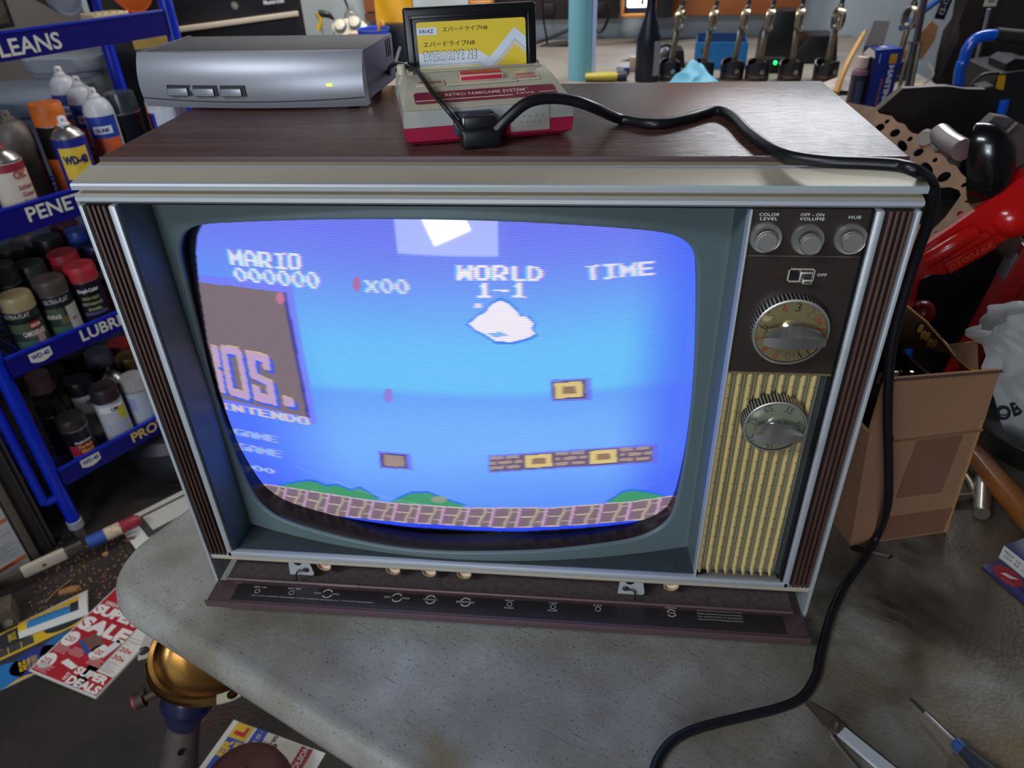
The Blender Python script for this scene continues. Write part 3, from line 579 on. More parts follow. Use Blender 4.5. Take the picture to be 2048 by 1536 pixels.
def ff(u, v):                                   # bowed front: bulges forward in the middle, rounded from top to bottom
    x = u*SW; bow = .010*(1-(2*u-1)**2); z = .002+v*(SH-.002); ro = .012*(1-(2*v-.75)**2*.6)
    return (x, .012-bow-ro, z)
lineV = lambda u: .17-.05*(1-(2*u-1)**2)
mb.sheet(ff, NS, 26, stg)
for v in (0, 1): 
    A = [mb.bm.verts.new(ff(i/NS, v)) for i in range(NS+1)]; B = [mb.bm.verts.new((i/NS*SW, .014, .002 if v == 0 else SH)) for i in range(NS+1)]
    for i in range(NS): mb.face((A[i], A[i+1], B[i+1], B[i]), stg)
for u in (0, 1):
    A = [mb.bm.verts.new(ff(u, j/26)) for j in range(27)]; mb.face(A+[mb.bm.verts.new((u*SW, .014, SH)), mb.bm.verts.new((u*SW, .014, .002))], stg)
for i in range(NS):
    u, w = i/NS, (i+1)/NS; mb.poly([V(ff(u, lineV(u)))+V((0, -.0003, 0)), V(ff(w, lineV(w)))+V((0, -.0003, 0)), V(ff(w, lineV(w)+.022))+V((0, -.0003, 0)), V(ff(u, lineV(u)+.022))+V((0, -.0003, 0))], P('3a3840', .5))
fo = mb.build('front_panel', sb, 50)
for u in (.195, .318, .443):
    mb = MB(); q = V(ff(u, .34)); mb.box((q.x+.001, q.y+.0008, q.z+.0004), (.0255, .004, .0100), P('1c1c22', .5)); mb.box((q.x-.001, q.y-.0006, q.z-.0008), (.0218, .004, .0078), stg, bev=.0006); mb.build('button', fo)
mb = MB(); q = V(ff(.862, .43)); mb.box(q, (.006, .0016, .0026), mat('green_led', (190, 255, 60), .4, emit=1.6), bev=.0006); mb.build('indicator_light', fo)
for x, y in ((.02, .02), (SW-.02, .02), (.02, SD-.015), (SW-.02, SD-.015)):
    mb = MB(); mb.cyl((x, y, 0), (x, y, .005), .006, black); mb.build('foot', sb)
# --- console
c0 = pz(818, 296, ZW); c1 = pz(1143, 270, ZW); cang = math.atan2(c1.y-c0.y, c1.x-c0.x); CW = (c1-c0).length+.004
gc = thing('game_console', 'clear topped red game console with cartridge on the television', 'game console', (c0.x-.002, c0.y-.004, ZW), cang); gc.scale = (1, .92, .86)
red = P('96183a', .38); clear = mat('frosted_clear_plastic', (214, 214, 208), .28, trans=.55, ior=1.3, alpha=1); clr2 = mat('smoky_cream_shell', (208, 200, 178), .35, trans=.25); board = P('8a8c9c', .5)
CD = .150
def taper(mb, z0, z1, in0, in1, m, sk0=0, sk1=0, y1=None):
    v = [mb.bm.verts.new(p) for p in ((in0, in0+sk0, z0), (CW-in0, in0+sk0, z0), (CW-in0, CD-in0, z0), (in0, CD-in0, z0), (in1, in1+sk1, z1), (CW-in1, in1+sk1, z1), (CW-in1, CD-in1, z1), (in1, CD-in1, z1))]
    for q in ((3, 2, 1, 0), (4, 5, 6, 7), (0, 1, 5, 4), (1, 2, 6, 5), (2, 3, 7, 6), (3, 0, 4, 7)): mb.face([v[i] for i in q], m)
mb = MB(); taper(mb, .0015, .006, .007, .0012, red); taper(mb, .006, .0185, .0012, .0, red); mb.build('base', gc)
for x, y in ((.018, .018), (CW-.018, .018), (.018, CD-.018), (CW-.018, CD-.018)):
    mb = MB(); mb.lathe([(0, 0), (.005, 0), (.007, .0010), (.007, .0025)], P('c8c8d0', .4), Tm((x, y, 0)), 16); mb.build('foot', gc)
mb = MB(); taper(mb, .0187, .0335, .0006, .0016, clear); 
# sloping upper shell
sec = [(.002, .0337), (.010, .0365), (.030, .0420), (.034, .0445), (.062, .0490), (.070, .0495), (.0925, .0495), (.0925, .034), (.1135, .034), (.1135, .0495), (CD-.002, .0495), (CD-.002, .0337)]
fl_, fr_ = [], []
ins = lambda z: .0016+max(0, (z-.0337))*.42
A = [mb.bm.verts.new((ins(z), y, z)) for y, z in sec]; B = [mb.bm.verts.new((CW-ins(z), y, z)) for y, z in sec]
for i in range(len(sec)): j = (i+1) % len(sec); mb.face((A[i], B[i], B[j], A[j]), clr2)
mb.face(A[::-1], clr2); mb.face(B, clr2)
mb.b2((.012, .086, .0495), (CW-.012, .090, .0515), clr2, .0006); mb.b2((.012, .114, .0495), (CW-.012, .118, .0515), clr2, .0006)
mb.b2((.012, .08, .0495), (.016, .116, .0515), clr2, .0006); mb.b2((CW-.016, .08, .0495), (CW-.012, .116, .0515), clr2, .0006)
mb.build('upper_shell', gc, 25)
mb = MB(); mb.b2((.018, .012, .022), (CW-.018, .11, .0255), board); mb.b2((.03, .004, .0195), (.06, .02, .028), P('4a4e62', .5)); mb.b2((CW-.05, .02, .0195), (CW-.02, .06, .030), P('5c5e6c', .5)); mb.b2((.02, .0025, .0195), (CW-.02, .0035, .0325), P('70748c', .6)); mb.build('circuit_board', gc)
sl = math.atan2(.0420-.0365, .020)
Ms = MX.Translation(V((CW/2, .020, .03925+.0006))) @ MX.Rotation(sl, 4, 'X')
lp = P('7d2440', .4); cream = P('dccdb4', .45)
mb = MB(); mb.prism(rrect(-.0585, -.0098, .0585, .0098, .003, 4), .0008, lp, Ms)
mb.text('RETRO FAMIGAME SYSTEM', Ms @ Tm((0, .0020, .0011)), cream, w=.066, h=.0052, fat=.008); mb.text('TM', Ms @ Tm((.0350, .0042, .0011)), cream, w=.003)
mb.b2((-.058, -.0065, .0009), (.022, -.0058, .0012), cream, M=Ms); mb.b2((.044, -.0045, .0009), (.058, -.0038, .0012), cream, M=Ms)
mb.text('LAVA', Ms @ Tm((.033, -.0042, .0011)), cream, w=.015, h=.0034, fat=.01); mb.build('label', gc)
Mt = MX.Translation(V((CW/2, .048, .0467))) @ MX.Rotation(math.atan2(.0045, .028), 4, 'X')
rb = P('c02844', .35)
mb = MB(); mb.b2((-.030, -.0105, .0005), (.030, .0105, .0022), clr2, .0008, Mt); mb.b2((-.0185, -.0065, .0022), (.0185, .0070, .0085), rb, .0012, Mt); mb.build('eject_lever', gc)
for x0, x1, z in ((-.052, -.034, .0022), (.029, .047, .0040)):
    mb = MB(); mb.b2((x0-.003, -.008, .0004), (x1+.003, .004, .0016), clr2, .0004, Mt); mb.b2((x0, -.005, .0016), (x1, .0015, z), P('a85a5c', .4), .0005, Mt); mb.build('button', gc)
mb = MB(); mb.b2((CW*.62, -.0012, .008), (CW*.62+.0335, .004, .0325), clear, .002)
for k in range(8): mb.cyl((CW*.62+.009+(k % 4)*.0052+(k//4)*.002, -.0016, .017+(k//4)*.0055), (CW*.62+.009+(k % 4)*.0052+(k//4)*.002, .001, .017+(k//4)*.0055), .0007, gold, seg=8)
mb.build('controller_port', gc)
mb = MB(); sx = CW*.30; mb.b2((sx-.002, -.006, .010), (sx+.030, .001, .031), P('35344a', .4), .002); mb.b2((sx+.004, -.0135, .0175), (sx+.026, -.005, .0285), mat('nickel', (190, 188, 176), .25, .9), .001); mb.b2((sx+.0055, -.0138, .0190), (sx+.0245, -.012, .0255), P('7d7f76', .3)); mb.build('usb_port', gc)
mb = MB(); mb.cyl((.006, .090, .048), (.006, .090, .058), .004, clr2, bev=.001); mb.build('hinge_post', gc)
# --- cartridge standing in the slot
kk = thing('game_cartridge', 'black game cartridge with yellow label standing in the console', 'cartridge', M=gc.matrix_basis @ MX())
kk.matrix_world = Tm((c0.x-.002, c0.y-.004, ZW), rz=cang) @ Tm((.0120, .0865, .0345), rx=R(-4), rz=R(-2))
KW, KH, KT = .115, .0585, .0155
kb = P('141416', .3)
mb = MB(); mb.b2((.0, 0, .0), (KW, KT, KH), kb, .0022, seg=3); mb.b2((.0045, -.0008, -.002), (.0075, .002, KH-.006), kb, .0005); mb.b2((KW-.0075, -.0008, -.002), (KW-.0045, .002, KH-.006), kb, .0005); mb.b2((.0045, -.0008, KH-.009), (KW-.0045, .002, KH-.006), kb, .0005); mb.build('shell', kk)
yel = P('dec23a', .35); lbw = P('cdd6e2', .4); ink = P('3a3420', .5); inkd = P('22242c', .5)
LX0, LX1, LZ0, LZ1 = .0105, KW-.0095, .002, KH-.0115
Mk = frame((LX0, -.0003, LZ0), (1, 0, 0), (0, 0, 1)); lw, lh = LX1-LX0, LZ1-LZ0
mb = MB(); mb.prism(rrect(0, 0, lw, lh, .0022, 5), .0004, yel, Mk)
def band(pts, t, m, z):
    for (a, b), (c, d) in zip(pts, pts[1:]): mb.poly([Mk @ V((a*lw, b*lh+q, z)) for a, b, q in ((a, b, 0), (c, d, 0))]+[Mk @ V((a_*lw, b__*lh-t, z)) for a_, b__ in ((c, d), (a, b))], m)
zig = [(.0, .455), (.56, .455), (.655, .33), (.895, .84), (1.0, .655)]
band(zig, .0100, lbw, .00055)
for k, tt_ in ((0, .0017), (1, .0010), (2, .0006)): band([(x, y-.205-k*.052) for x, y in zig], tt_, lbw, .00055)
T = lambda t, x, z, w, h, m, fat=0, sp=1: mb.text(t, Mk @ Tm((x*lw, z*lh, .0008)), m, w=w*lw, h=h*lh, fat=fat, align='L', sp=sp)
mb.prism([(.0, .775*lh), (.185*lw, .775*lh), (.185*lw, .905*lh), (.0, .905*lh)], .0002, lbw, Mk, .0005); T('KRI-KZ', .025, .84, .125, .065, inkd, .012)
T('エバードライブN8', .235, .865, .41, .085, ink); T('エバードライブN8', .05, .615, .47, .095, ink)
T('EVERDRIVE N8', .046, .405, .490, .180, inkd, .034, 1.25)
mb.text('EVERDRIVE N8', Mk @ Tm((.051*lw, .405*lh, .0010)), P('eef0f4', .4), w=.480*lw, h=.155*lh, fat=.004, align='L', sp=1.25)
lo_ = mb.build('label', kk); lo_['label'] = 'yellow printed front label with white zigzag'
# --- black cables
cab = P('15151a', .38)
S = lambda u, v, dz=.0: pz(u, v, ZW+dz)
fn_ = V((sin(cang), -cos(cang), 0)); fo_ = V((c0.x, c0.y-.004, ZW))
Fp = lambda u, v, off: pn(u, v, fo_+fn_*off, fn_)      # on a plane standing this far in front of the console
Pc = [Fp(975, 274, .013), Fp(990, 262, .014), Fp(1012, 240, .015), Fp(1050, 208, .014), Fp(1090, 197, .011), Fp(1140, 200, .008), Fp(1185, 214, .004), S(1240, 238, .0046), S(1310, 248, .0046), S(1370, 238, .0046), S(1430, 222, .0046), S(1465, 234, .0046), S(1500, 268, .0046), S(1560, 306, .0048), S(1640, 322, .0052), S(1740, 327, .0062), S(1795, 331, .0062), S(1830, 341, .0050)]
q0 = V((TVW, .02, ZW))
Pc += [py(1860, 362, .024)]
Pc = [V(p) for p in Pc]
def hang(u, v, y): return py(u, v, y)
Pc += [py(1868, 395, .030), py(1858, 440, .045), py(1833, 510, .060), py(1805, 600, .066), py(1785, 680, .068), py(1777, 760, .070), py(1775, 850, .076), py(1777, 930, .086), py(1775, 1010, .096)]
zt_ = .740+.0048
Pc += [pz(1755, 1070, zt_+.012), pz(1718, 1130, zt_), pz(1685, 1178, zt_), pz(1660, 1235, zt_), pz(1640, 1310, zt_), pz(1632, 1350, zt_), pz(1605, 1393, zt_), pz(1560, 1415, zt_), pz(1480, 1435, zt_), pz(1400, 1455, zt_), pz(1350, 1478, zt_), pz(1322, 1508, zt_), pz(1308, 1540, zt_), pz(1304, 1580, zt_)]
mb = MB(); mb.tube(Pc, .0045, cab, 12, 6); q_ = Fp(962, 274, .0125); mb.box((0, 0, 0), (.034, .013, .016), cab, Tm(q_, rz=cang), .004, 3); mb.box((0, 0, .012), (.026, .008, .010), cab, Tm(q_, rz=cang), .002); o = mb.build('power_cable', None); tag(o, 'thick black cable running from the console across the television and down onto the table', 'cable')
mb = MB(); mb.tube([Fp(948, 276, .014), Fp(930, 262, .012), Fp(912, 240, .011), Fp(893, 217, .010), S(868, 188, .0400), S(848, 160, .0455), S(832, 141, .0475), S(806, 130, .0470), S(789, 128, .0400), S(778, 138, .0240), S(780, 152, .0080), S(788, 136, .0030), S(797, 104, .0030), S(800, 96, .003)], .0022, cab, 10)
o = mb.build('thin_cable', None); tag(o, 'thin black wire looping over the front left of the game console', 'cable')
# ================================================================== blue wire rack with its cans
TH = R(29.948); RE = V((sin(TH), cos(TH), 0)); RN = V((cos(TH), -sin(TH), 0)); RF = V((-.923, .770, 0))     # along the front, outward, front left foot
def rp(l, d, z): return RF+RE*l-RN*d+V((0, 0, z))
RM = MX(((RE.x, -RN.x, 0, RF.x), (RE.y, -RN.y, 0, RF.y), (0, 0, 1, 0), (0, 0, 0, 1)))                       # rack space: x along the front, y inward, z up
rblue = mat('rack_blue_paint', (8, 40, 176), .35, noise=.15, nscale=8, coat=.2); rlip = mat('rack_lip_blue', (17, 15, 104), .38)
rack = thing('wire_rack', 'blue can display rack with lettered shelf edges left of the television', 'display rack', M=RM)
RL, RD = .64, .34
for l, d in ((-.005, .012), (RL, .012), (-.005, RD), (RL, RD)):
    mb = MB(); mb.cyl((l, d, .055), (l, d, 1.75), .0165, rblue); o = mb.build('post', rack)
    mb = MB(); mb.cyl((l, d, .03), (l, d, .056), .019, P('8c8e92', .4), bev=.002); mb.cyl((l, d, .0), (l, d, .03), .012, P('55575c', .5)); mb.build('foot', o)
mb = MB(); mb.cyl((-.045, .02, .14), (-.045, .02, 1.7), .011, rblue); mb.cyl((-.045, .02, .14), (-.01, .012, .14), .011, rblue); mb.build('side_rail', rack)
lw_ = P('c9c6b8', .5)
SHELF = ((1.146, 1.200, ('CLEANS', .025, .200, .0330)), (.806, .868, ('PENETRATES', .150, .330, .036)), (.500, .552, ('LUBRICATES', .160, .330, .034)), (.170, .222, ('PROTECTS', .190, .300, .034)))
for k, (z0, z1, (t, l0, w, h)) in enumerate(SHELF):
    mb = MB(); mb.b2((.008, -.004, z0), (RL-.02, .004, z1), rlip); mb.b2((.008, -.006, z1-.006), (RL-.02, .006, z1+.001), rblue, .002); lip_ = mb
    col = lw_ if k < 3 else P('c8ae50', .5)
    if k == 0: lip_.text(t, frame((.3665, -.0046, 1.170), (1, 0, 0), (0, 0, 1)), col, h=.033, fat=.018, align='R')
    else:
        xs = {1: pn(52, 430, RF, RN), 2: pn(160, 672, RF, RN), 3: pn(262, 876, RF, RN)}[k]; lx = (xs-RF).dot(RE)
        lip_.text(t, frame((lx, -.0046, xs.z), (1, 0, 0), (0, 0, 1)), col, h=(.033, .030, .0295)[k-1], fat=.018, align='L')
    if k >= 2:                                   # cream shield badge
        q = pn(*{2: (80, 710), 3: (180, 920)}[k], RF, RN); bx = (q-RF).dot(RE); Mb = frame((bx, -.0046, q.z), (1, 0, 0), (0, 0, 1))
        lip_.prism([(-.025, .014), (.025, .014), (.025, -.007), (.012, -.013), (0, -.015), (-.012, -.013), (-.025, -.007)], .0004, lw_, Mb); lip_.text('WD-40', Mb @ Tm((0, .003, .0008)), P('1c2a80', .5), w=.042, h=.013, fat=.03)
    sh_ = MB(); z = z0+.012                       # wire floor
    for j in range(8): sh_.cyl((.01, .02+j*.043, z), (RL-.01, .02+j*.043, z), .0025, rblue, seg=8)
    for j in range(22): sh_.cyl((.012+j*.0290, .0, z+.004), (.012+j*.0290, RD, z+.004), .002, rblue, seg=6)
    for l in (.0, RL): sh_.cyl((l, .012, z), (l, RD, z), .006, rblue, seg=8)
    o = lip_.build('shelf_edge', rack); sh_.build('shelf', rack)
for l, a, b in ((.19, .812, 1.15), (.40, .512, .812)):
    mb = MB(); mb.cyl((l, RD, a), (l, RD, b), .004, rblue, seg=8); mb.build('back_wire', rack)
SZ = [z0+.0185 for z0, z1, _ in SHELF]
tinm = mat('bare_tin', (190, 188, 184), .28, .95); nozw = P('d8d2d4', .45)
def can_at(u, v, k, d): p = pn(u, v, RF-RN*d, RN); return (p.x, p.y, SZ[k], p.z-SZ[k])
def can(name, label, pos, r, body, kind, capc=None, prints=(), cat='spray can', group=None, face=None):
    # printed labels face the viewer across the front of the rack
    a = face if face is not None else math.atan2(CAM.y-pos[1], CAM.x-pos[0])+pi/2
    h = pos[3]; group = group or ('cans on the %s rack shelf' % ('top', 'second', 'third', 'lowest')[min(range(4), key=lambda i: abs(SZ[i]-pos[2]))] if cat.endswith('can') else None); t = thing(name, label, cat, pos[:3], a, group)
    mb = MB(); hb = {'dome': h*.82, 'cap': h*.76, 'steel': h*.80, 'clear': h*.76, 'tub': h}[kind]; bm_ = P(body, .3) if isinstance(body, str) else body
    top = [(r, hb), (r*.98, hb+.002), (r*.94, hb+.0025)]
    if kind == 'dome': top = [(r, hb-.010), (r*.97, hb+.004), (r*.86, hb+.017), (r*.62, hb+.028), (r*.44, hb+.031), (r*.44, hb+.034), (r*.36, hb+.035), (0, hb+.035)]
    elif kind == 'steel': top = [(r, hb), (r*1.02, hb+.001), (r*1.02, hb+.003), (r*.95, hb+.004), (r*.80, hb+.013), (r*.55, hb+.020), (r*.45, hb+.022), (r*.45, hb+.026), (r*.36, hb+.027), (0, hb+.027)]
    elif kind == 'tub': top = [(r, hb), (0, hb)]
    else: top = [(r, hb), (r*1.015, hb+.001), (r*1.015, hb+.003), (r*.93, hb+.004), (0, hb+.006)]
    pr = [(0, .001), (r*.9, 0), (r*.98, .002), (r, .004)]+top
    nb = len(pr)-len(top)
    wt = P('c2c4ca', .35) if body in ('c2c4ca', 'ccd2da') else bm_
    mb.lathe(pr, bm_, None, 36, mf=lambda i, j: (tinm if i < nb-1 or (kind in ('steel',) and i >= nb-0) or (kind in ('cap', 'clear') and i >= nb) else (wt if kind == 'dome' and i >= nb-0 else bm_)))
    for p in prints:
        if p[0] == 'band':                        # (band, z0, z1, a0, a1, colour): part of the print, angles from the front
            _, z0, z1, a0, a1, c = p; mb.lathe([(r+(.0003 if p is prints[0] else .0003+.00012*prints.index(p)), zz) for zz in (z0*h, z1*h)], P(c, .4), Tm(rz=-pi/2), 24, R(a0), R(a1))
        else:                                     # (text, string, angle, z, width, height, colour, fat)
            _, s, an, z, w, hh, c, ft = p; mb.text(s, Tm((0, 0, z*h)), P(c, .45), w=w, h=hh, fat=ft, ext=.0022, fn=cylmap(r, -pi/2+R(an)))
    mb.build('can_body', t)
    mb = MB()
    if kind in ('dome', 'steel'):
        z = hb+(.035 if kind == 'dome' else .027); q = r*.34
        mb.lathe([(q*1.1, z-.001), (q*1.1, z+.003), (q*.8, z+.005), (q*.72, z+.016), (q*.55, z+.019), (0, z+.019)], P(capc, .45) if capc else nozw, None, 20); mb.cyl((0, -q*.7, z+.012), (0, -q*.85, z+.012), .002, black, seg=10); mb.build('nozzle', t)
    elif kind == 'cap':
        mb.lathe([(r*1.0, hb+.003), (r*1.0, h*.90), (r*.97, h-.003), (r*.93, h), (r*.5, h-.001), (0, h-.001)], P(capc, .4) if isinstance(capc, str) else capc, None, 36); mb.build('cap', t)
    elif kind == 'clear':
        mb.lathe([(r*.99, hb+.003), (r*.96, h*.9), (r*.90, h), (0, h)], capc, None, 36); mb.build('cap', t)
        mb = MB(); mb.cyl((0, 0, hb+.004), (0, 0, hb+.022), r*.3, tinm); mb.build('nozzle', t)
    return t
def dusty(c, d): return mat('dusty_%s' % c, c, .5, noise=1, nscale=14, col2=d, thr=(.35, .6))
clrcap = mat('milky_clear_cap', (190, 184, 186), .35, trans=.35, alpha=.85); smk = mat('smoky_clear_cap', (74, 78, 88), .25, trans=.5)
R0 = .0345
gunk = [('band', .02, .79, -75, 62, '24409c'), ('band', .02, .30, -58, 58, 'c8542c'), ('band', .18, .55, -58, 58, 'd05a30'), ('band', .13, .18, -58, 58, '2438a0'), ('band', .60, .685, -42, 30, 'd8dae0'), ('t', 'GUNK', -6, .642, .030, .0095, '1c2e88', .03),
        ('t', 'nettoyante', 2, .37, .036, .0085, 'e8dcd8', .02), ('t', 'pour vitres', 4, .30, .036, .0085, 'e8dcd8', .02), ('t', 'FOAMING', 0, .155, .03, .005, 'd0d4ea', .01)]
def gk(u, v, d, lab): can('aerosol_can', lab, can_at(u, v, 1, d), 0.0344, 'c2c4ca', 'dome', None, gunk, group='blue and orange glass cleaner cans')
gk(186, 190, 0.095, 'blue orange glass cleaner can with white nozzle, frontmost of its trio'); gk(153, 163, 0.175, 'blue orange glass cleaner can, middle one of its trio'); gk(116, 141, 0.265, 'blue glass cleaner can, rearmost of its trio on the shelf')
can('aerosol_can', 'blue and yellow lubricant can with silver shoulder beside the television corner', can_at(124, 241, 1, 0.047), 0.0355, '202a86', 'steel', None,
    [('band', .30, .70, -52, 52, 'd8b63a'), ('band', .26, .31, -34, 34, 'd8b63a'), ('t', 'WD-40', 0, .55, .052, .020, '181c5c', .05), ('t', 'M', 0, .10, .02, .02, 'a0a8c8', .02)])
can('aerosol_can', 'black and orange can with tall orange cap behind the lubricant can', can_at(87, 205, 1, 0.120), 0.0355, '1a1618', 'cap', dusty('d06c22', 'b85c1c'), [('band', .05, .42, -70, 70, 'b4541c'), ('band', .44, .52, -20, 70, 'a85020'), ('t', 'NT', 20, .36, .02, .011, '1a1414', .02)])
can('aerosol_can', 'dark can with smoky clear cap beside the glass cleaner trio', can_at(236, 184, 1, 0.115), 0.0371, '1a1a20', 'clear', smk, [('band', .2, .34, 10, 60, 'b4541c')])
can('aerosol_can', 'red and cream grease can at the frame edge on the second shelf', can_at(-6, 292, 1, 0.050), 0.0360, 'cfc2b0', 'steel', '8a3a3a', [('band', .68, .79, -90, 90, '8c2834'), ('band', .01, .06, -90, 90, '8c2834'), ('t', 'CRC', 34, .63, .030, .016, 'a02838', .03), ('t', 'Lithium', 40, .46, .034, .010, '9a2434', .02), ('t', 'Grease', 40, .36, .03, .010, '9a2434', .02), ('t', 'Graisse', 40, .26, .034, .010, '9a2434', .02), ('t', 'lithium', 40, .17, .034, .010, '9a2434', .02), ('t', 'blanche', 40, .08, .034, .010, '9a2434', .02)])
can('aerosol_can', 'grey can in the shadows behind the red and cream grease can', can_at(14, 240, 1, 0.140), 0.0407, dusty('6a625c', '544c48'), 'dome', '6a625c')
can('aerosol_can', 'white can with red and blue stripes partly hidden by the set top box', can_at(312, 172, 1, 0.060), 0.0375, 'ccd2da', 'dome', None, [('band', .0, .72, -90, -52, '1a1c2c'), ('band', .0, .72, -52, -36, '2434a8'), ('band', .52, .8, -95, -70, 'c83a3c'), ('t', 'Moto', 30, .42, .036, .014, 'f0f0f4', .02)])
can('grey_pail', 'dark grey plastic pail deep at the back of the second shelf', (*rp(.12, .24, 0)[:2], SZ[1], .17), .085, '5a6072', 'tub', None, cat='pail')
# third shelf: paint cans
camo = lambda c: [('band', .03, .60, -80, 80, '26322c'), ('band', .42, .58, -80, 10, '48503c'), ('band', .30, .44, -10, 60, '5c5238'), ('band', .08, .28, -60, 30, '3c5a48'), ('band', .58, .64, -90, 90, c)]
can('paint_can', 'camouflage paint can with beige cap at the left end of the third shelf', can_at(26, 588, 2, 0.047), 0.0365, '26302a', 'cap', '94825e', camo('141412')+[('t', 'ULTRA-FLAT', -22, .72, .055, .010, 'c8c4b8', .0), ('band', .47, .57, 8, 46, 'a02a28'), ('t', 'KRYLON', 27, .52, .020, .007, 'e8d8d8', .02), ('t', 'CAMOUFLAGE', 14, .40, .046, .012, 'd8d4c8', .02), ('band', .22, .36, 18, 44, '9a7a78')], cat='paint can')
can('paint_can', 'camouflage paint can with dark brown cap beside the red capped cans', can_at(93, 556, 2, 0.048), 0.0365, '20282a', 'cap', dusty('3c3230', '4a3c38'), camo('1a1618')+[('t', 'ULTRA-FLAT', 0, .70, .052, .011, 'c4c2bc', .0), ('t', 'CAMOUFLAGE', -34, .45, .04, .011, 'd0ccc4', .02), ('band', .02, .58, 20, 80, 'a09a94'), ('t', 'FREE', 40, .36, .012, .006, '55505a', .02)], cat='paint can')
can('paint_can', 'black paint can with bright red dusty cap at the front of the third shelf', can_at(155, 528, 2, 0.048), 0.0355, '1c1a20', 'cap', dusty('a81c2c', '8c3436'), [('t', 'Dupli-Color', 2, .64, .046, .012, 'd0c8d0', .04), ('t', 'HIGH HEAT', 2, .52, .038, .008, '9a9c68', .02), ('t', 'PERFORMANCE', 2, .43, .044, .008, '9a9c68', .02), ('t', 'ENAMEL', 4, .34, .03, .008, '9a9c68', .02), ('band', .24, .29, -40, 50, '4a486e')], cat='paint can')
can('paint_can', 'can with red dusty cap just behind the front red capped one', can_at(122, 504, 2, 0.140), 0.0360, '1c1a20', 'cap', dusty('a81c2c', '8c3436'), cat='paint can')
can('paint_can', 'can with blue cap at the back of the third shelf', can_at(152, 458, 2, 0.219), 0.0315, '24242a', 'cap', '2a469c', cat='paint can')
can('paint_can', 'can with dark purple cap close to the television side', can_at(188, 488, 2, 0.147), 0.0315, '22202a', 'cap', '32244c', cat='paint can')
can('paint_can', 'orange can with dark top just behind the television edge', can_at(212, 548, 2, 0.074), 0.0349, '8a4a22', 'cap', '2a2422', cat='paint can')
can('paint_can', 'can with slate grey scalloped cap behind the two camouflage cans', can_at(54, 526, 2, 0.141), 0.0360, '1e2022', 'cap', '343a38', cat='paint can')
can('paint_can', 'black capped can at the frame edge behind the beige cap', can_at(-6, 530, 2, 0.119), 0.0360, '18181a', 'cap', '1c1c1e', cat='paint can')
can('paint_can', 'black capped can left of the grey dusty jar in the rear row', can_at(20, 495, 2, 0.214), 0.0360, '161618', 'cap', '121214', cat='paint can')
can('paint_can', 'glossy black capped can between the grey jar and the blue cap', can_at(92, 474, 2, 0.217), 0.0349, '161618', 'cap', '101012', cat='paint can')
can('paint_can', 'dark red capped can at the very back of the third shelf', can_at(126, 446, 2, 0.290), 0.0349, '1c1618', 'cap', '4a1a22', cat='paint can')
can('grey_jar', 'grey dusty jar at the rear left of the third shelf', can_at(40, 466, 2, 0.286), 0.0391, dusty('56525c', '3c3a42'), 'dome', '4a4650', cat='jar')
# bottom shelf
can('paint_can', 'white can with black cap and round yellow sticker on the lowest shelf', can_at(203, 772, 3, 0.050), 0.0355, 'bdbec4', 'cap', dusty('1a1620', '3c2824'), [('band', .60, .71, -50, 60, 'd4d4d4'), ('t', 'OM', 12, .655, .017, .012, '1c1c20', .02), ('band', .42, .66, 24, 62, 'b8a828')]+[('band', .10+.05*i, .115+.05*i, -40, 30, '9ea0ac') for i in range(6)], cat='paint can')
can('paint_can', 'white can with black cap behind the yellow stickered can', can_at(152, 758, 3, 0.140), 0.0355, 'b4b0ac', 'cap', '17151c', [('t', 'OM', 14, .655, .017, .012, '1c1c20', .02)], cat='paint can')
can('paint_can', 'black can with red and yellow flash at the front of the lowest shelf', can_at(137, 832, 3, 0.047), 0.0355, '16141a', 'cap', dusty('1a161a', '302826'), [('band', .20, .44, -50, 40, '8e2030'), ('t', 'Dupli-Color', 14, .50, .040, .009, 'd0ccd0', .03), ('t', 'Perfect', 16, .40, .034, .011, 'c89a34', .02), ('t', 'Match', 18, .29, .030, .011, 'c89a34', .02), ('band', .04, .20, -50, 70, '34509c')], cat='paint can')
can('paint_can', 'white can with milky clear dusty cap next to the television side', can_at(262, 752, 3, 0.050), 0.0355, 'b4bac4', 'clear', clrcap, [('band', .4, .66, -60, -20, '8a94b4'), ('t', '7', 40, .66, .008, .012, '8c2c34', .02), ('band', .10, .26, 20, 60, '5c94ac')], cat='paint can')
can('paint_can', 'can with red topped clear cap by the blue front post', can_at(72, 748, 3, 0.177), 0.0310, '1a181c', 'clear', mat('red_topped_clear', (140, 110, 112), .3, trans=.4), cat='paint can')
can('paint_can', 'black can hidden behind the blue front post of the lowest shelf', can_at(92, 800, 3, 0.110), 0.0310, '141216', 'cap', '121014', [('t', 'Perfect', 30, .30, .034, .010, 'b09a9a', .02)], cat='paint can')
can('paint_can', 'can with smoky grey ribbed cap at the rear of the lowest shelf', can_at(192, 702, 3, 0.230), 0.0371, '202028', 'clear', mat('grey_ribbed_cap', (82, 82, 96), .35), cat='paint can')
can('paint_can', 'red capped can in the rear row near the television side', can_at(238, 684, 3, 0.280), 0.0371, '8a3430', 'cap', '8a2420', cat='paint can')
can('paint_can', 'can with old gold cap beside the television edge', can_at(254, 710, 3, 0.186), 0.0349, '5a4420', 'cap', '6e5226', cat='paint can')
can('paint_can', 'bare topped can with its cap missing among the lowest shelf', can_at(219, 742, 3, 0.130), 0.0319, '3a3638', 'steel', '1c1a1c', cat='paint can')
can('paint_can', 'black can in the deep shadow at the rear of the lowest shelf', can_at(140, 706, 3, 0.289), 0.0360, '141216', 'cap', '100e12', cat='paint can')
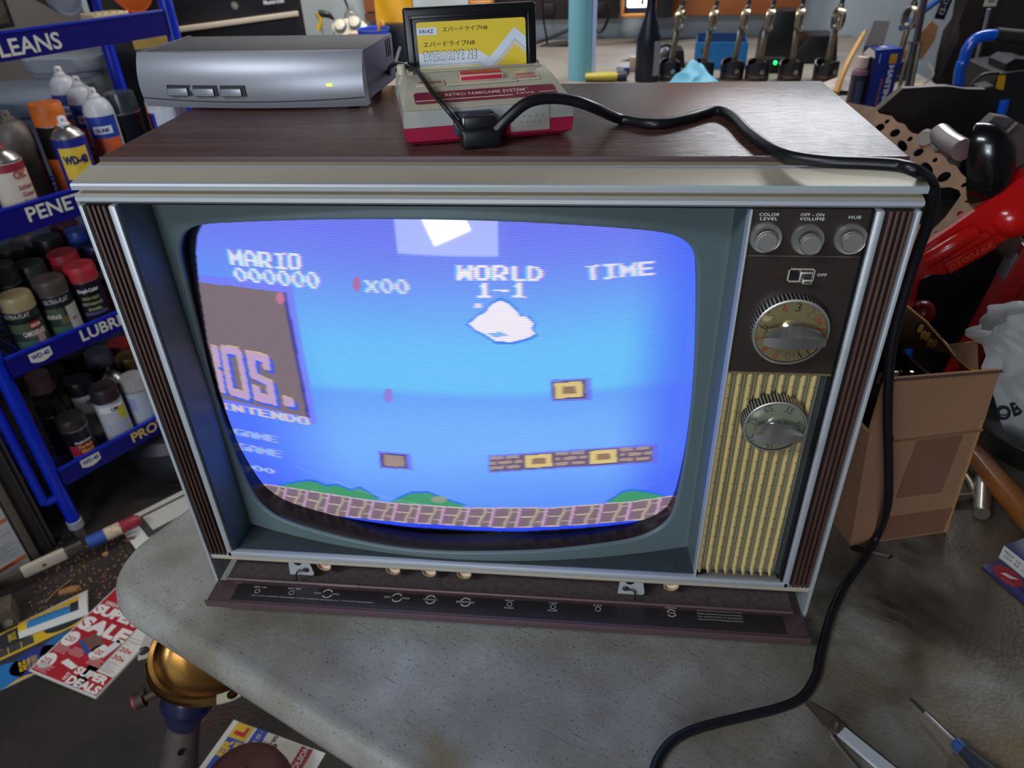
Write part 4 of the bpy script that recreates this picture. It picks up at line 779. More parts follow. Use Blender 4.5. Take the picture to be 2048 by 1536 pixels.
# top shelf: two cans lying on their sides, a hanging pack and an orange lid
def lying(u, v, z, r, L, body, capc, name, label, tilt, yaw=0):
    p = pz(u, v, z); d = (RN+V((0, 0, tilt))).normalized(); d = (d+RE*yaw).normalized(); t = thing(name, label, 'spray can' if 'can' in name else 'tub', M=alongm(p-d*.0, p+d))
    mb = MB(); mb.lathe([(0, -L), (r*.9, -L), (r, -L+.004), (r, -.045), (r*1.01, -.044), (r*1.01, -.042)], P(body, .4), None, 32); mb.lathe([(r+.0004, -L*.75), (r+.0004, -L*.4)], P('b0a49c', .5), None, 12, .6, 2.4); mb.build('can_body', t)
    mb = MB(); mb.lathe([(r*.99, -.042), (r*.985, -.006), (r*.94, 0), (r*.86, -.0005), (r*.84, -.0025), (0, -.0025)], P(capc, .4), None, 36); mb.build('cap', t)
lying(135, 2, SZ[0]+.050, .0355, .19, '4a2420', '848896', 'aerosol_can', 'red and black can lying down with its grey cap facing out', -.15, -.12)
lying(272, -8, SZ[0]+.056, .044, .16, 'b03c20', 'd0601c', 'aerosol_can', 'orange can lying down with its orange cap facing out', -.35, -.1)
p = rp(.205, .10, SZ[0]); mb = MB(); q = pz(22, 55, SZ[0]+.0)
bx = thing('boxed_product', 'black box with magenta lettering standing on the top shelf', 'box', (q.x, q.y, SZ[0]), pi/2-TH+.15)
mb.b2((-.09, .0, 0), (.012, .05, .19), P('15141a', .4), .001); mb.b2((-.085, -.0006, .075), (.006, .0, .095), P('b8285a', .5)); mb.text('FIGHTER', frame((-.03, -.0012, .085), (1, 0, 0), (0, 0, 1)), P('e8d0d8', .5), w=.06, h=.010, fat=.02); mb.b2((-.07, -.0006, .01), (.002, .0, .06), P('3c342c', .5)); mb.build('carton', bx)
q = pz(208, 24, SZ[0]+.030); mb = MB(); mb.box((0, 0, .015), (.09, .06, .030), P('b8ab84', .6), Tm((q.x, q.y, SZ[0]), rz=pi/2-TH), .002)
for k in range(5): mb.box((-.036+k*.018, 0, .0303), (.004, .06, .001), P('1c1a18', .5), Tm((q.x, q.y, SZ[0]), rz=pi/2-TH))
bo_ = thing('brush_block', 'cream and black striped block beside the orange cap on the top shelf', 'block', (q.x, q.y, SZ[0])); buildw(mb, 'block', bo_)
# yellow and green carton seen through the rack's right bay
q = pn(262, 100, RF-RN*.33, RN); bx = thing('boxed_product', 'yellow and green printed carton behind the right rack post', 'box', (q.x+.045, q.y+.02, 0), R(20)); zc = q.z-.05
mb = MB(); mb.b2((-.04, 0, 0), (.05, .06, zc+.11), P('2c5a2c', .4), .001); mb.b2((-.04, -.0006, zc+.05), (.05, 0, zc+.11), P('c8a02a', .4)); mb.b2((-.04, -.0008, .0), (.05, 0, zc-.03), P('8a8290', .4)); mb.ball((-.01, -.0005, zc+.03), .03, P('24507c', .4), 16, (1, .02, .7)); mb.build('carton', bx)
# ================================================================== left of and below the table
pan_ = mat('brown_grey_enamel', (84, 74, 68), .5, noise=.25, nscale=4); fr_ = P('2c2828', .5)
fu = thing('furnace_cabinet', 'brown steel heating cabinet with warning label left of the rack', 'furnace', M=RM @ Tm((-.022, 0, 0)))
mb = MB(); mb.b2((-.80, .012, .0), (-.105, .50, .80), pan_, .004); mb.build('case', fu)
mb = MB(); mb.b2((-.105, .008, .0), (-.088, .06, .80), P('5a524c', .5), .002); mb.b2((-.088, .02, 0), (-.055, .06, .80), fr_, .002); mb.b2((-.055, .03, .0), (-.040, .06, .80), P('4a4644', .5)); mb.build('frame_edge', fu)
def onrack(u, v, off): q = pn(u, v, RF+RN*off, RN); d = q-RF; return V((d.dot(RE), -off, d.z))
A = onrack(45, 947, -.010); B = onrack(112, 1092, -.010); D_ = onrack(28, 1132, -.010)
pap = mat('worn_label_paper', (176, 176, 176), .7, noise=.35, nscale=12); org = P('b4582c', .6)
mb = MB(); zt_l, zb_l, xr = A.z, B.z, -.108; w_ = .26
mb.b2((xr-w_, .010, zb_l), (xr-.004, .0116, zt_l), pap); hh = zt_l-zb_l
mb.b2((xr-w_, .0095, zb_l+.62*hh-.006), (xr-.006, .011, zb_l+.62*hh+.005), org); mb.b2((xr-w_, .0095, zb_l+.10*hh-.006), (xr-.006, .011, zb_l+.10*hh+.006), org)
Mf = lambda x, z: frame((x, .0090, z), (1, 0, 0), (0, 0, 1))
mb.text('AVERTISSEMENT', Mf(xr-.065, zb_l+.62*hh), P('201812', .6), w=.085, h=.007); mb.text('WARNING', Mf(xr-.065, zb_l+.10*hh), P('201812', .6), w=.06, h=.008, fat=.02)
random.seed(3)
for x0 in (-.25, -.125):
    for j in range(34):
        z = zb_l+.02*hh+j*hh*.029
        if abs(z-zb_l-.62*hh) < .010 or abs(z-zb_l-.10*hh) < .011: continue
        mb.b2((xr+x0+.008, .0098, z), (xr+x0+.008+.108*random.uniform(.6, 1), .0106, z+.0018), P('6e6e72', .7))
mb.b2((xr-.118, .0096, zb_l+.45*hh), (xr-.092, .0106, zb_l+.56*hh), P('303030', .7)); mb.build('warning_label', fu)
mb = MB(); a = onrack(8, 800, -.008); mb.b2((-.104, .0065, .36), (-.090, .0082, .56), P('141414', .5)); mb.text('16 x 25 x 1 Filtration', frame((-.097, .0058, .46), (0, 0, -1), (1, 0, 0)), P('8a8684', .5), w=.18, h=.009); mb.build('size_label', fu)
# lever with a painted tip
p0, p1 = pz(-40, 1184, .038), pz(262, 1046, .040); d_ = (p1-p0).normalized(); Ln = (p1-p0).length
lv = thing('jack_handle', 'flat steel lever with blue cream and red painted tip on the floor', 'lever', M=alongm(p0, p1))
mb = MB(); stl = mat('dull_steel', (120, 112, 100), .45, .6, noise=.4, nscale=30); mb.b2((-.006, -.014, 0), (.006, .014, Ln*.66), stl, .003); mb.cyl((.0, 0, Ln*.10), (-.010, 0, Ln*.10), .006, stl); mb.build('bar', lv)
f_ = lambda u, v: (pz(u, v, .038)-p0).dot(d_)
mb = MB(); mb.b2((-.0075, -.0155, f_(42, 1140)), (.0075, .0155, f_(128, 1098)), P('b6aa98', .6), .003); mb.cyl((-.0076, 0, f_(85, 1122)), (-.0100, 0, f_(85, 1122)), .004, stl); mb.build('cream_sleeve', lv)
for nm, u0, v0, u1, v1, r_, c_ in (('blue_band', 172, 1082, 206, 1062, .0165, P('2c4c98', .5)), ('cream_band', 206, 1062, 238, 1050, .0170, mat('stained_cream_paint', (196, 178, 150), .5, noise=1, nscale=60, col2=(140, 70, 50), thr=(.25, .5)))):
    mb = MB(); mb.cyl((0, 0, f_(u0, v0)), (0, 0, f_(u1, v1)), r_, c_); mb.build(nm, lv)
mb = MB(); z0 = f_(238, 1050); mb.lathe([(.0172, z0), (.0178, z0+.02), (.0165, z0+.040), (.010, z0+.050), (0, z0+.053)], P('8a2634', .45)); mb.build('red_tip', lv)
q = pz(26, 1240, .0); sc_ = thing('caster_bracket', 'grimy steel bracket with a bolt on the floor below the lever', 'bracket', (q.x, q.y, 0), R(35))
mb = MB(); mb.box((0, 0, .03), (.034, .05, .06), mat('grimy_metal', (104, 94, 78), .6, .3, noise=.5, nscale=20), None, .004); mb.box((-.06, .03, .035), (.09, .05, .07), P('2a2224', .6), None, .02, 3); mb.build('bracket', sc_)
mb = MB(); mb.cyl((0, -.024, .022), (0, -.032, .022), .009, P('7a7060', .5), seg=6); mb.build('bolt', sc_)
# flyers: page space x along the text, y up the page, laid flat
def flyer(name, label, o, xd, yd, w, h, z=.001, th=.003):
    M = frame(V((o[0], o[1], z)), V((xd[0], xd[1], 0)), V((yd[0], yd[1], 0))); t = thing(name, label, 'flyer', M=M); return t
pw = P('c4c2bc', .6)
def sheetbox(mb, w, h, th, c):
    mb.sheet(lambda u, v: (u*w, v*h, th+.002*sin(u*5+v*3)*(u*(1-u)*4)*0+.0), 1, 1, c)
    mb.b2((0, 0, 0), (w, h, th-.0001), pw)
BL, BR, TL = pz(58, 1342, .004), pz(191, 1397, .004), pz(222, 1183, .004); xd = BR-BL; w = xd.length; yd = TL-BL; h = .265
fl1 = flyer('store_flyer', 'red flyer headed super sale lying on the concrete by the table corner', BL, xd, yd, w, h, .0062)
rf = mat('flyer_red', (168, 30, 42), .5, noise=.15, nscale=12); wp = P('d6d0ca', .6)
mb = MB(); mb.b2((0, 0, -.006), (w, h, .0), pw); mb.b2((.003, .004, 0), (w*.74, h-.003, .0003), rf); mb.b2((w*.74, h*.66, 0), (w-.002, h-.003, .0003), rf); mb.b2((w*.6, .004, 0), (w-.002, h*.22, .0003), rf)
mb.b2((w*.745, h*.19, .0003), (w-.003, h*.60, .0005), P('c8c4bc', .6)); mb.b2((w*.745, h*.19, .0005), (w*.755, h*.60, .0006), P('4a7a6c', .6))
T = lambda t, x, y, ww, hh, c=wp, fat=.02, z=.0008: mb.text(t, Tm((x*w, y*h, z)), c, w=ww*w, h=hh*h, fat=fat)
T('GREAT CANADIAN', .42, .772, .70, .035); T('SUPER', .36, .692, .68, .105, fat=.06); T('SALE', .38, .535, .72, .140, fat=.06)
T('SUPER', .74, .145, .46, .070, fat=.05); T('DEALS', .75, .055, .46, .075, fat=.05); mb.text('HOT', Tm((w*.475, h*.07, .0008), rz=pi/2), wp, w=h*.07, h=w*.05, fat=.03)
for x, y, t in ((.10, .36, '250'), (.09, .125, '25%'), (.56, .338, '100')):
    mb.prism([(x*w+.020*cos(a*pi/10), y*h+.020*sin(a*pi/10)) for a in range(20)], .0002, wp, None, .0004); mb.text(t, Tm((x*w, y*h, .0009)), rf, w=.026, h=.013, fat=.01)
mb.poly([(.22*w, .36*h, .0006), (.46*w, .28*h, .0006), (.54*w, .42*h, .0006), (.34*w, .49*h, .0006)], P('6a4a44', .5)); mb.poly([(.22*w, .36*h, .0008), (.46*w, .28*h, .0008), (.48*w, .31*h, .0008), (.23*w, .39*h, .0008)], P('2c4a90', .5))
mb.poly([(.26*w, .15*h, .0006), (.46*w, .13*h, .0006), (.50*w, .17*h, .0006), (.30*w, .20*h, .0006)], wp); mb.poly([(.60*w, .36*h, .0008), (.68*w, .30*h, .0008), (.73*w, .47*h, .0008), (.65*w, .50*h, .0008)], P('c9c9cd', .5))
T('20x', .86, .43, .18, .042, rf, .02); T('30x', .86, .35, .18, .042, rf, .02)
for k in range(14):
    y = (.21+.013*k)*h if k < 8 else (.48+.013*(k-8))*h; mb.b2((w*.77, y, .0006), (w*(.78+.18*random.random()), y+.0012, .0007), P('9a8c88', .6))
for x, y in ((.03, .22), (.03, .03), (.54, .22), (.24, .24)):
    for k in range(6): mb.b2((x*w, (y+.013*k)*h, .0005), ((x+.16+.06*random.random())*w, (y+.013*k)*h+.0011, .0006), P('caa0a0', .6))
mb.build('printed_page', fl1)
BL2, BR2, TL2 = pz(-30, 1395, .002), pz(190, 1290, .002), pz(-60, 1262, .002); xd2 = BR2-BL2; yd2 = V((-xd2.y, xd2.x, 0)); w = xd2.length; h = .17
fl2 = flyer('store_flyer', 'yellow and dark blue flyer offering free delivery beneath the red flyer', BL2, xd2, yd2, w, h, .0035)
yl_ = P('c8a422', .5); db = P('2c2e3c', .5)
mb = MB(); mb.b2((0, 0, -.003), (w, h, 0), pw); mb.b2((0, .006, 0), (w, h*.50, .0003), db); mb.b2((0, .0, 0), (w, .006, .0003), yl_); mb.b2((0, h*.50, 0), (w, h, .0003), yl_); 
for x, y, rx_, ry_, c_ in ((.02, .20, .085, .038, '1f6aa8'), (.46, .22, .05, .035, '26357c'), (.72, .25, .045, .04, '2a5a8c'), (.33, .82, .060, .026, '2a2a34'), (.80, .66, .045, .022, '2a2a34')): mb.prism([(x*w+rx_*cos(a*pi/12), y*h+ry_*sin(a*pi/12)) for a in range(24)], .0002, P(c_, .5), None, .0004)
T = lambda t, x, y, ww, hh, c=yl_, fat=.02, rz=pi/2: mb.text(t, Tm((x*w, y*h, .0009), rz=rz), c, w=ww*w, h=hh*h, fat=fat)
T('FREE', .37, .22, .14, .13); T('DELIVERY', .46, .22, .15, .07, yl_, .01); T('UP TO', .05, .2, .1, .1, yl_, .01); T('FREE', .70, .22, .13, .12); T('30%', .31, .83, .12, .10); T('OFF', .42, .83, .10, .10); T('33%', .80, .68, .10, .09, db, .02)
for x in (.14, .26, .38): mb.b2((x*w, h*.54, .0004), ((x+.11)*w, h*.68, .0007), P('3c3838', .6))
mb.build('printed_page', fl2)
c0_, c1_, c2_, c3_ = pz(40, 1255, .006), pz(176, 1208, .006), pz(150, 1258, .006), pz(60, 1248, .03)
fl3 = thing('store_flyer', 'folded yellow flyer with blue extra year warranty panel at the top of the pile', 'flyer', M=frame(V((c0_.x, c0_.y, .004)), V((c1_.x-c0_.x, c1_.y-c0_.y, 0)), V((-(c1_.y-c0_.y), c1_.x-c0_.x, 0))))
w = (c1_-c0_).length; h = .085; mb = MB()
mb.sheet(lambda u, v: (u*w, -.035+v*h*(.6+.4*u), .002+.012*sin(v*pi)*(1-.3*u)), 8, 8, yl_, lambda u, v: (P('2a72a8', .5) if .12 < u < .8 and .30 < v < .62 else (P('26282e', .5) if .09 < u < .83 and .24 < v < .68 else (pw if (v < .2 or u > .86 or v > .9) else yl_)))); 
mb.sheet(lambda u, v: (u*w, -.035+v*h*(.6+.4*u), .0005), 1, 1, pw)
mb.text('FREE EXTRA YEAR WARRANTY', Tm((w*.46, .004, .0155), rz=pi), yl_, w=w*.6, h=.0075, fat=.02); mb.build('folded_page', fl3)
q = pz(330, 1040, .0); nwp = thing('newspaper', 'folded newspaper lying on the floor behind the painted tip', 'newspaper', (q.x, q.y, 0), R(50))
mb = MB(); mb.b2((-.10, -.07, 0), (.14, .08, .004), pw, .001); mb.b2((-.06, -.04, .004), (.13, .06, .0045), P('3a3a3c', .6)); mb.b2((-.04, -.02, .0045), (.12, .05, .005), P('b4b2ac', .6)); mb.build('folded_page', nwp)
# bottom flyer: text runs up and to the right
o_ = pz(396, 1540, .002); xq = pz(468, 1440, .002); yq = pz(655, 1500, .002); xd3 = xq-o_; yd3 = V((-xd3.y, xd3.x, 0)); w = xd3.length+.05; w0 = xd3.length
M_ = frame(V((xq.x, xq.y, .003)), xd3*-1, V((0, 0, 1)).cross(xd3*-1))
fl4 = thing('store_flyer', 'blue and yellow grocery flyer under the table edge beside the rusty dome', 'flyer', M=frame(V((o_.x, o_.y, .003))-xd3.normalized()*.10, xd3, yd3*1))
# page down runs away from the margin: local -y
w = w0+.10; h = (yq-xq).length
mb = MB(); mb.b2((0, -h, -.003), (w, 0, 0), pw); mb.b2((0, -.052, 0), (w, -.012, .0003), P('2c48a0', .5)); mb.b2((.176, -.052, .0003), (w-.001, -.012, .0005), yl_); mb.b2((0, -.084, 0), (w, -.058, .0003), P('2c48a0', .5)); mb.b2((0, -.192, 0), (w*.99, -.166, .0003), P('8c2434', .5)); mb.b2((0, -h, 0), (w*.4, -.196, .0003), P('a03038', .5))
T = lambda t, x, y, ww, hh, c, fat=.02: mb.text(t, Tm((x, y, .0009)), c, w=ww, h=hh, fat=fat)
T('L', .194, -.032, .020, .026, P('b02038', .5), .06); T('ER', .154, -.022, .036, .019, yl_, .05); T('GE', .156, -.043, .034, .014, yl_, .05); T('NE JUNE 22 -', .176, -.072, .062, .010, wp, .02); T('15', .184, -.111, .020, .018, P('26262a', .5), .02); T('95', .202, -.106, .014, .010, P('26262a', .5), .02); T('MOLSON', .180, -.178, .058, .012, wp, .02)
for k in range(4): mb.b2((w*.74, -.086-.006*k, .0003), (w*.92, -.084-.006*k, .0005), P('5a5050', .6))
mb.prism([(w*.42+.018*cos(a*pi/10), -.105+.012*sin(a*pi/10)) for a in range(20)], .0002, P('5c7038', .5), None, .0004); mb.build('printed_page', fl4)
# rusty dome, brass tray, blue capped post
q = pz(487, 1560, .10); rd = thing('rusty_drum', 'rust brown dome shaped drum on the floor below the table edge', 'drum', (q.x, q.y, 0))
rst = mat('rust_brown', (74, 36, 28), .75, noise=.5, nscale=14, bump=.4, bscale=50)
mb = MB(); mb.lathe([(.0, .0), (.075, 0), (.080, .01), (.080, .07), (.074, .095), (.055, .112), (.025, .120), (0, .121)], rst, None, 36); mb.lathe([(.012, .119), (.010, .128), (0, .129)], P('3a1c18', .7), None, 14); mb.build('drum_shell', rd)
brass = mat('yellow_zinc', (150, 116, 62), .26, 1, noise=.3, nscale=4, col2=(96, 66, 36)); irid = mat('iridescent_zinc', (206, 214, 160), .3, .35, noise=1, nscale=16, col2=(196, 170, 190))
q = pz(440, 1280, .40); tz = thing('brass_tray', 'shiny yellow zinc shield with bolt holes under the table edge', 'dust shield', (q.x, q.y, .40), R(-20))
rr_ = .106; mb = MB()
mb.lathe([(0, -.030), (rr_*.55, -.028), (rr_*.80, -.022), (rr_*.93, -.009), (rr_*.97, 0), (rr_*1.03, .003), (rr_*1.08, .001), (rr_*1.10, -.006), (rr_*1.06, -.010), (rr_*.99, -.014), (rr_*.86, -.027), (rr_*.6, -.033), (0, -.035)], brass, None, 64); mb.build('dish', tz)
for a_, sp_ in ((pi+.15, .62), (-.98+.35, .20)):
    mb = MB(); N = 14; poly = [(rr_*1.02*cos(a_+(-.5+k/N)*sp_*2), rr_*1.02*sin(a_+(-.5+k/N)*sp_*2)) for k in range(N+1)]+[(rr_*(1.19-.05*abs(-.5+k/N))*cos(a_+(-.5+k/N)*sp_*2), rr_*(1.19-.05*abs(-.5+k/N))*sin(a_+(-.5+k/N)*sp_*2)) for k in range(N, -1, -1)]
    mb.prism(poly, .003, irid, None, .003); hp = (a_+sp_*.78, a_) if sp_ > .5 else (a_,)
    fo = mb.build('flange', tz); cs = []
    for k, an in enumerate((a_+sp_*.80, a_+sp_*.38, a_+sp_*.20) if sp_ > .5 else (a_,)):
        c_ = MB(); c_.cyl((rr_*1.10*cos(an), rr_*1.10*sin(an), -.01), (rr_*1.10*cos(an), rr_*1.10*sin(an), .03), (.0085, .003, .003)[k], black, seg=20); cs.append(c_.build('hole'))
    if sp_ > .5:
        c_ = MB(); an = a_-sp_*.25; c_.box((0, 0, 0), (.010, .030, .05), black, Tm((rr_*1.11*cos(an), rr_*1.11*sin(an), 0), rz=an)); cs.append(c_.build('hole'))
    cut(fo, cs)
P0, P1 = pz(377, 1378, .315), pz(346, 1640, .0); ax = (P0-P1).normalized()
st = thing('stand_post', 'worn grey tapered post with dark blue flanged cap beneath the brass shield', 'stand', M=alongm(P1+V((0, 0, 0)), P0)); Ls = (P0-P1).length
wg = mat('worn_grey_tube', (120, 108, 98), .5, .4, noise=1, nscale=12, col2=(66, 62, 72), stretch=(1, 1, .3)); bl = mat('dark_blue_enamel', (44, 44, 78), .3, noise=.5, nscale=20, coat=.3)
mb = MB(); mb.lathe([(0, 0), (.040, 0), (.026, Ls-.068), (0, Ls-.068)], wg, None, 28); mb.cyl((.030, .012, Ls-.11), (.034, .014, Ls-.11), .005, black); mb.build('tube', st)
mb = MB(); mb.lathe([(0, Ls-.080), (.028, Ls-.074), (.032, Ls-.066), (.034, Ls-.040), (.041, Ls-.036), (.042, Ls-.032), (.036, Ls-.029), (.033, Ls-.008), (.030, Ls-.003), (0, Ls-.002)], bl, None, 36); mb.build('cap', st)
mb = MB(); a_ = st.matrix_basis.inverted() @ pz(326, 1380, .315); b_ = st.matrix_basis.inverted() @ pz(284, 1398, .31); rb_ = mat('rusty_fitting', (84, 62, 54), .6, .4, noise=.5, nscale=60)
mb.cyl(a_, b_, .008, rb_); mb.cyl(a_, V((0, 0, Ls-.03)), .009, rb_); mb.cyl(b_+(b_-a_).normalized()*-.004, b_+(b_-a_).normalized()*.010, .014, rb_, seg=12); mb.cyl(b_, b_+V((.0, .0, .028)), .0045, rb_); mb.cyl(a_, a_+V((0, 0, .030)), .006, rb_, seg=6); mb.build('bleed_fitting', st)
mb = MB(); mb.lathe([(.0105, 0), (.0105, .004), (.006, .004), (.006, 0)], P('a8343c', .5), alongm(b_+(b_-a_).normalized()*.010, b_+(b_-a_).normalized()*.03), 20); mb.build('red_seal', st)
# loose litter
random.seed(11)
for (u, v, sx_, sy_, c_, lab) in ((140, 1182, .024, .010, 'a07044', 'tan chip of wood on the dirty floor between lever and flyers'), (262, 1080, .013, .006, '8a5a3a', 'small brown chip of wood next to the table corner'), (212, 1110, .007, .005, 'a88a5c', 'pale crumb of wood on the floor below the blue band')):
    q = pz(u, v, .0); mb = MB(); mb.prism([(sx_*a, sy_*b) for a, b in ((-1, -.6), (.7, -1), (1, .3), (.2, 1), (-.9, .7))], .006, mat('wood_chip_'+c_, c_, .7, noise=.3, nscale=80)); o = mb.build('wood_chip'); o.location = (q.x, q.y, .0005); o.rotation_euler = (0, 0, .5); tag(o, lab, 'wood chip')
mb = MB(); mb.tube([pz(90, 1205, .004), pz(115, 1180, .006), pz(142, 1160, .004)], .0014, P('9a6a40', .7), 6); tag(mb.build('twig'), 'thin straw coloured splinter lying beside the tan wood chip', 'splinter')
mb = MB(); sd = P('7a5232', .8); sd2 = P('9a7a58', .8)
for k in range(520):
    u, v = random.uniform(60, 330), random.uniform(1070, 1235); q = pz(u, v, 0)
    s_ = random.uniform(.0008, .003); mb.box((q.x, q.y, s_*.5), (s_*2, s_, s_), sd if k % 3 else sd2, MX.Translation(q) @ MX.Rotation(random.random()*6, 4, 'Z') @ MX.Translation(-q))
for k in range(160):
    u, v = random.uniform(380, 520), random.uniform(1405, 1470); q = pz(u, v, 0); s_ = random.uniform(.0008, .0025); mb.box((q.x, q.y, s_*.5), (s_*2, s_, s_), P('5a3028', .8))
tag(mb.build('sawdust'), 'brown sawdust and grit scattered over the concrete near the lever', 'sawdust', kind='stuff')
# plastic tub in the shadow behind the rack's foot
q = pz(300, 1000, 0); tb = thing('black_tub', 'dark grey plastic tub on the floor behind the television corner', 'tub', (q.x+.01, q.y+.17, 0)); mb = MB(); mb.lathe([(0, .0), (.09, .0), (.105, .01), (.125, .08), (.125, .12), (.10, .145), (.04, .155), (0, .155)], mat('dusty_black_plastic', (36, 36, 44), .4, noise=.3, nscale=20), None, 32); mb.build('tub_body', tb)
mb = MB(); mb.tube([(.10, -.05, .13), (.14, -.07, .08), (.13, -.09, .03), (.09, -.10, .02)], .004, P('30303a', .4), 8); mb.build('handle', tb)
# ================================================================== right of the television, on the table
TZ = .7402
kraft = mat('kraft_cardboard', (148, 108, 82), .75, noise=.16, nscale=14, bump=.1, bscale=120); kin = mat('kraft_inside', (74, 52, 38), .85, noise=.2, nscale=20); tape = mat('packing_tape', (122, 84, 66), .3, noise=.1, nscale=10); ked = P('a07848', .8)
a_ = pz(1700, 1092, TZ); b_ = pz(1893, 1064, TZ); xd = (b_-a_); xd.z = 0; BW = xd.length; BD = .15
bxM = frame(V((a_.x, a_.y, TZ)), xd, V((-xd.y, xd.x, 0))); nb = bxM.col[1].xyz
cr = pn(1957, 836, a_, nb); BH = cr.z-TZ
cb = thing('cardboard_box', 'open brown cardboard box with torn flaps beside the television', 'box', M=bxM)
mb = MB(); t_ = .004
sk = lambda u: .0
def slab(pts, m, mi_, n=None):                  # corrugated wall: a thin slab between two outlines
    P_ = [V(p) for p in pts]; nn = (P_[2]-P_[0]).cross(P_[1]-P_[0]).normalized()*t_
    A = [mb.bm.verts.new(p) for p in P_]; B = [mb.bm.verts.new(p+nn) for p in P_]; k = len(P_)
    mb.face(A, m); mb.face(B[::-1], mi_)
    for i in range(k): mb.face((A[i], A[(i+1) % k], B[(i+1) % k], B[i]), ked)
W2 = -.014                                       # the box is a little wider at the rim than at the base
slab(((0, 0, 0), (0, BD, 0), (-W2, BD, BH), (-W2, 0, BH))[::-1], kraft, kin) if False else None
F_ = [(0, 0, 0), (BW, 0, 0), (BW+W2, -.004, BH), (-.022, -.004, BH)]; slab(F_, kraft, kin)
slab([(0, 0, 0), (-.022, -.004, BH), (-.022, BD, BH), (0, BD, 0)], kraft, kin); slab([(BW, 0, 0), (BW, BD, 0), (BW+W2, BD, BH), (BW+W2, -.004, BH)], kraft, kin); slab([(0, BD, 0), (-.022, BD, BH), (BW+W2, BD, BH), (BW, BD, 0)], kraft, kin); slab([(0, 0, 0), (0, BD, 0), (BW, BD, 0), (BW, 0, 0)], kraft, kin)
mb.build('carton', cb)
inv = bxM.inverted(); loc = lambda u, v, y: (lambda p: inv @ p)(pn(u, v, a_+nb*y, nb))
mb = MB(); tl, tr = loc(1772, 760, -.010), loc(2000, 741, -.010); slab([(-.022, -.0045, BH+.0005), (BW+W2, -.0045, BH+.0005), (tr.x, tr.y, tr.z), (tl.x, tl.y, tl.z)], kraft, kin)
for k in range(46):                              # open flutes along the torn edge
    u = k/45; p = V((tl.x, tl.y, tl.z)).lerp(tr, u); mb.box((p.x, p.y-.002, p.z+.0006), (.0012, .0040, .0016), P('4a3020', .8))
mb.build('front_flap', cb)
mb = MB(); pts = [loc(u, v, BD*.86) for u, v in ((1700, 560), (1804, 606), (1845, 640), (1878, 678), (1905, 712), (1930, 732), (1952, 741))]
low = [V((p.x, BD-.004, BH)) for p in pts]
for i in range(len(pts)-1): slab([low[i], low[i+1], pts[i+1], pts[i]], kin, kraft)
for i in range(len(pts)-1):
    for k in range(9): p = pts[i].lerp(pts[i+1], k/9); mb.box((p.x, p.y-.001, p.z), (.0016, .005, .0022), P('5a3c22', .8), None); mb.box((p.x+.003, p.y-.003, p.z-.001), (.002, .002, .0016), P('b88a50', .8))
for k in range(5): p = pts[2].lerp(pts[3], k/5); mb.ball((p.x-.004, p.y-.006, p.z-.008-.003*(k % 2)), .004, P('b08448', .8), 8, (1, .4, 1.6))
mb.build('back_flap', cb)
mb = MB(); mb.b2((BW*.30, -.0036, BH*.42), (BW*.74, -.0028, BH*.90), tape); mb.b2((BW*.28, -.0012, BH*.02), (BW*.95, -.0006, BH*.24), tape)
for z in (.91, .92): mb.b2((0, -.0046, BH*z), (BW+W2*.8, -.0036, BH*z+.001), P('8a6044', .8))
mb.ball((.004, -.003, BH*.93), .008, P('1c120c', .9), 10, (.8, .2, 1)); mb.build('tape', cb)
mb = MB(); q = pz(1738, 1098, TZ); mb.prism([(-.022, -.006), (.020, -.012), (.026, -.006), (-.018, .004)], .0006, P('2c2426', .6)); mb.prism([(-.002, -.0065), (.018, -.0105), (.022, -.006), (.006, -.003)], .0004, P('8a7a70', .6), None, .0007); o = mb.build('label_scrap'); o.location = (q.x, q.y, TZ); o.rotation_euler = (0, 0, R(-8)); tag(o, 'torn dark label scrap under the front edge of the cardboard box', 'paper scrap')
gp = thing('gear_part', 'dark metal gear with upright studs inside the open cardboard box', 'machine part', M=bxM @ Tm((BW*.42, BD*.5, BH*.45)))
mb = MB(); mb.cyl((0, 0, -BH*.42), (0, 0, BH*.52), .026, P('22201e', .5)); mb.cyl((0, 0, BH*.52), (0, 0, BH*.55), .033, mat('dark_machined_metal', (70, 66, 62), .4, .7), seg=30)
mb.build('gear_body', gp)
for k in range(5): mb = MB(); mb.cyl((-.024+k*.012, .012-.004*abs(k-2), BH*.55), (-.024+k*.012, .012-.004*abs(k-2), BH*.55+.014), .0022, steel, seg=10); mb.build('stud', gp)
mb = MB(); p = loc(1787, 748, .03); mb.box((0, 0, 0), (.010, .004, .03), P('e0e0e0', .3), None, .001); o = mb.build('white_tag'); o.parent = None; o.matrix_world = bxM @ Tm((p.x, p.y+.0, p.z-.012)); tag(o, 'bright white sliver standing in the box just behind the hanging cable', 'tag')
# pan, bag, hammer, bent rods, little parts box
q = pz(2075, 905, TZ); pnn = thing('steel_pan', 'dark steel pan holding a plastic bag at the right edge of the table', 'pan', (q.x+.020, q.y+.02, TZ)); spn = mat('dark_pan_steel', (92, 92, 92), .28, .9)
mb = MB(); mb.lathe([(0, .001), (.065, .001), (.085, .006), (.100, .028), (.106, .046), (.110, .048), (.112, .046), (.104, .024), (.088, .002), (.065, -.0004), (0, -.0004)], spn, None, 56); mb.build('pan_body', pnn)
bagm = mat('cloudy_plastic_bag', (196, 196, 196), .25, trans=.25, alpha=.95, noise=.2, nscale=12, bump=.8, bscale=14)
A0 = V((q.x+.02, q.y+.02, 0)); bag = thing('plastic_bag', 'cloudy white plastic bag with black printing lying in the steel pan', 'bag', (A0.x, A0.y, TZ+.01))
pts_b = [(1930, 660), (1931, 672), (1965, 690), (1972, 712), (1962, 735), (1978, 765), (1990, 800), (2002, 845), (2016, 885), (2040, 940)]
BN = V((.35, -.94, 0)).normalized()
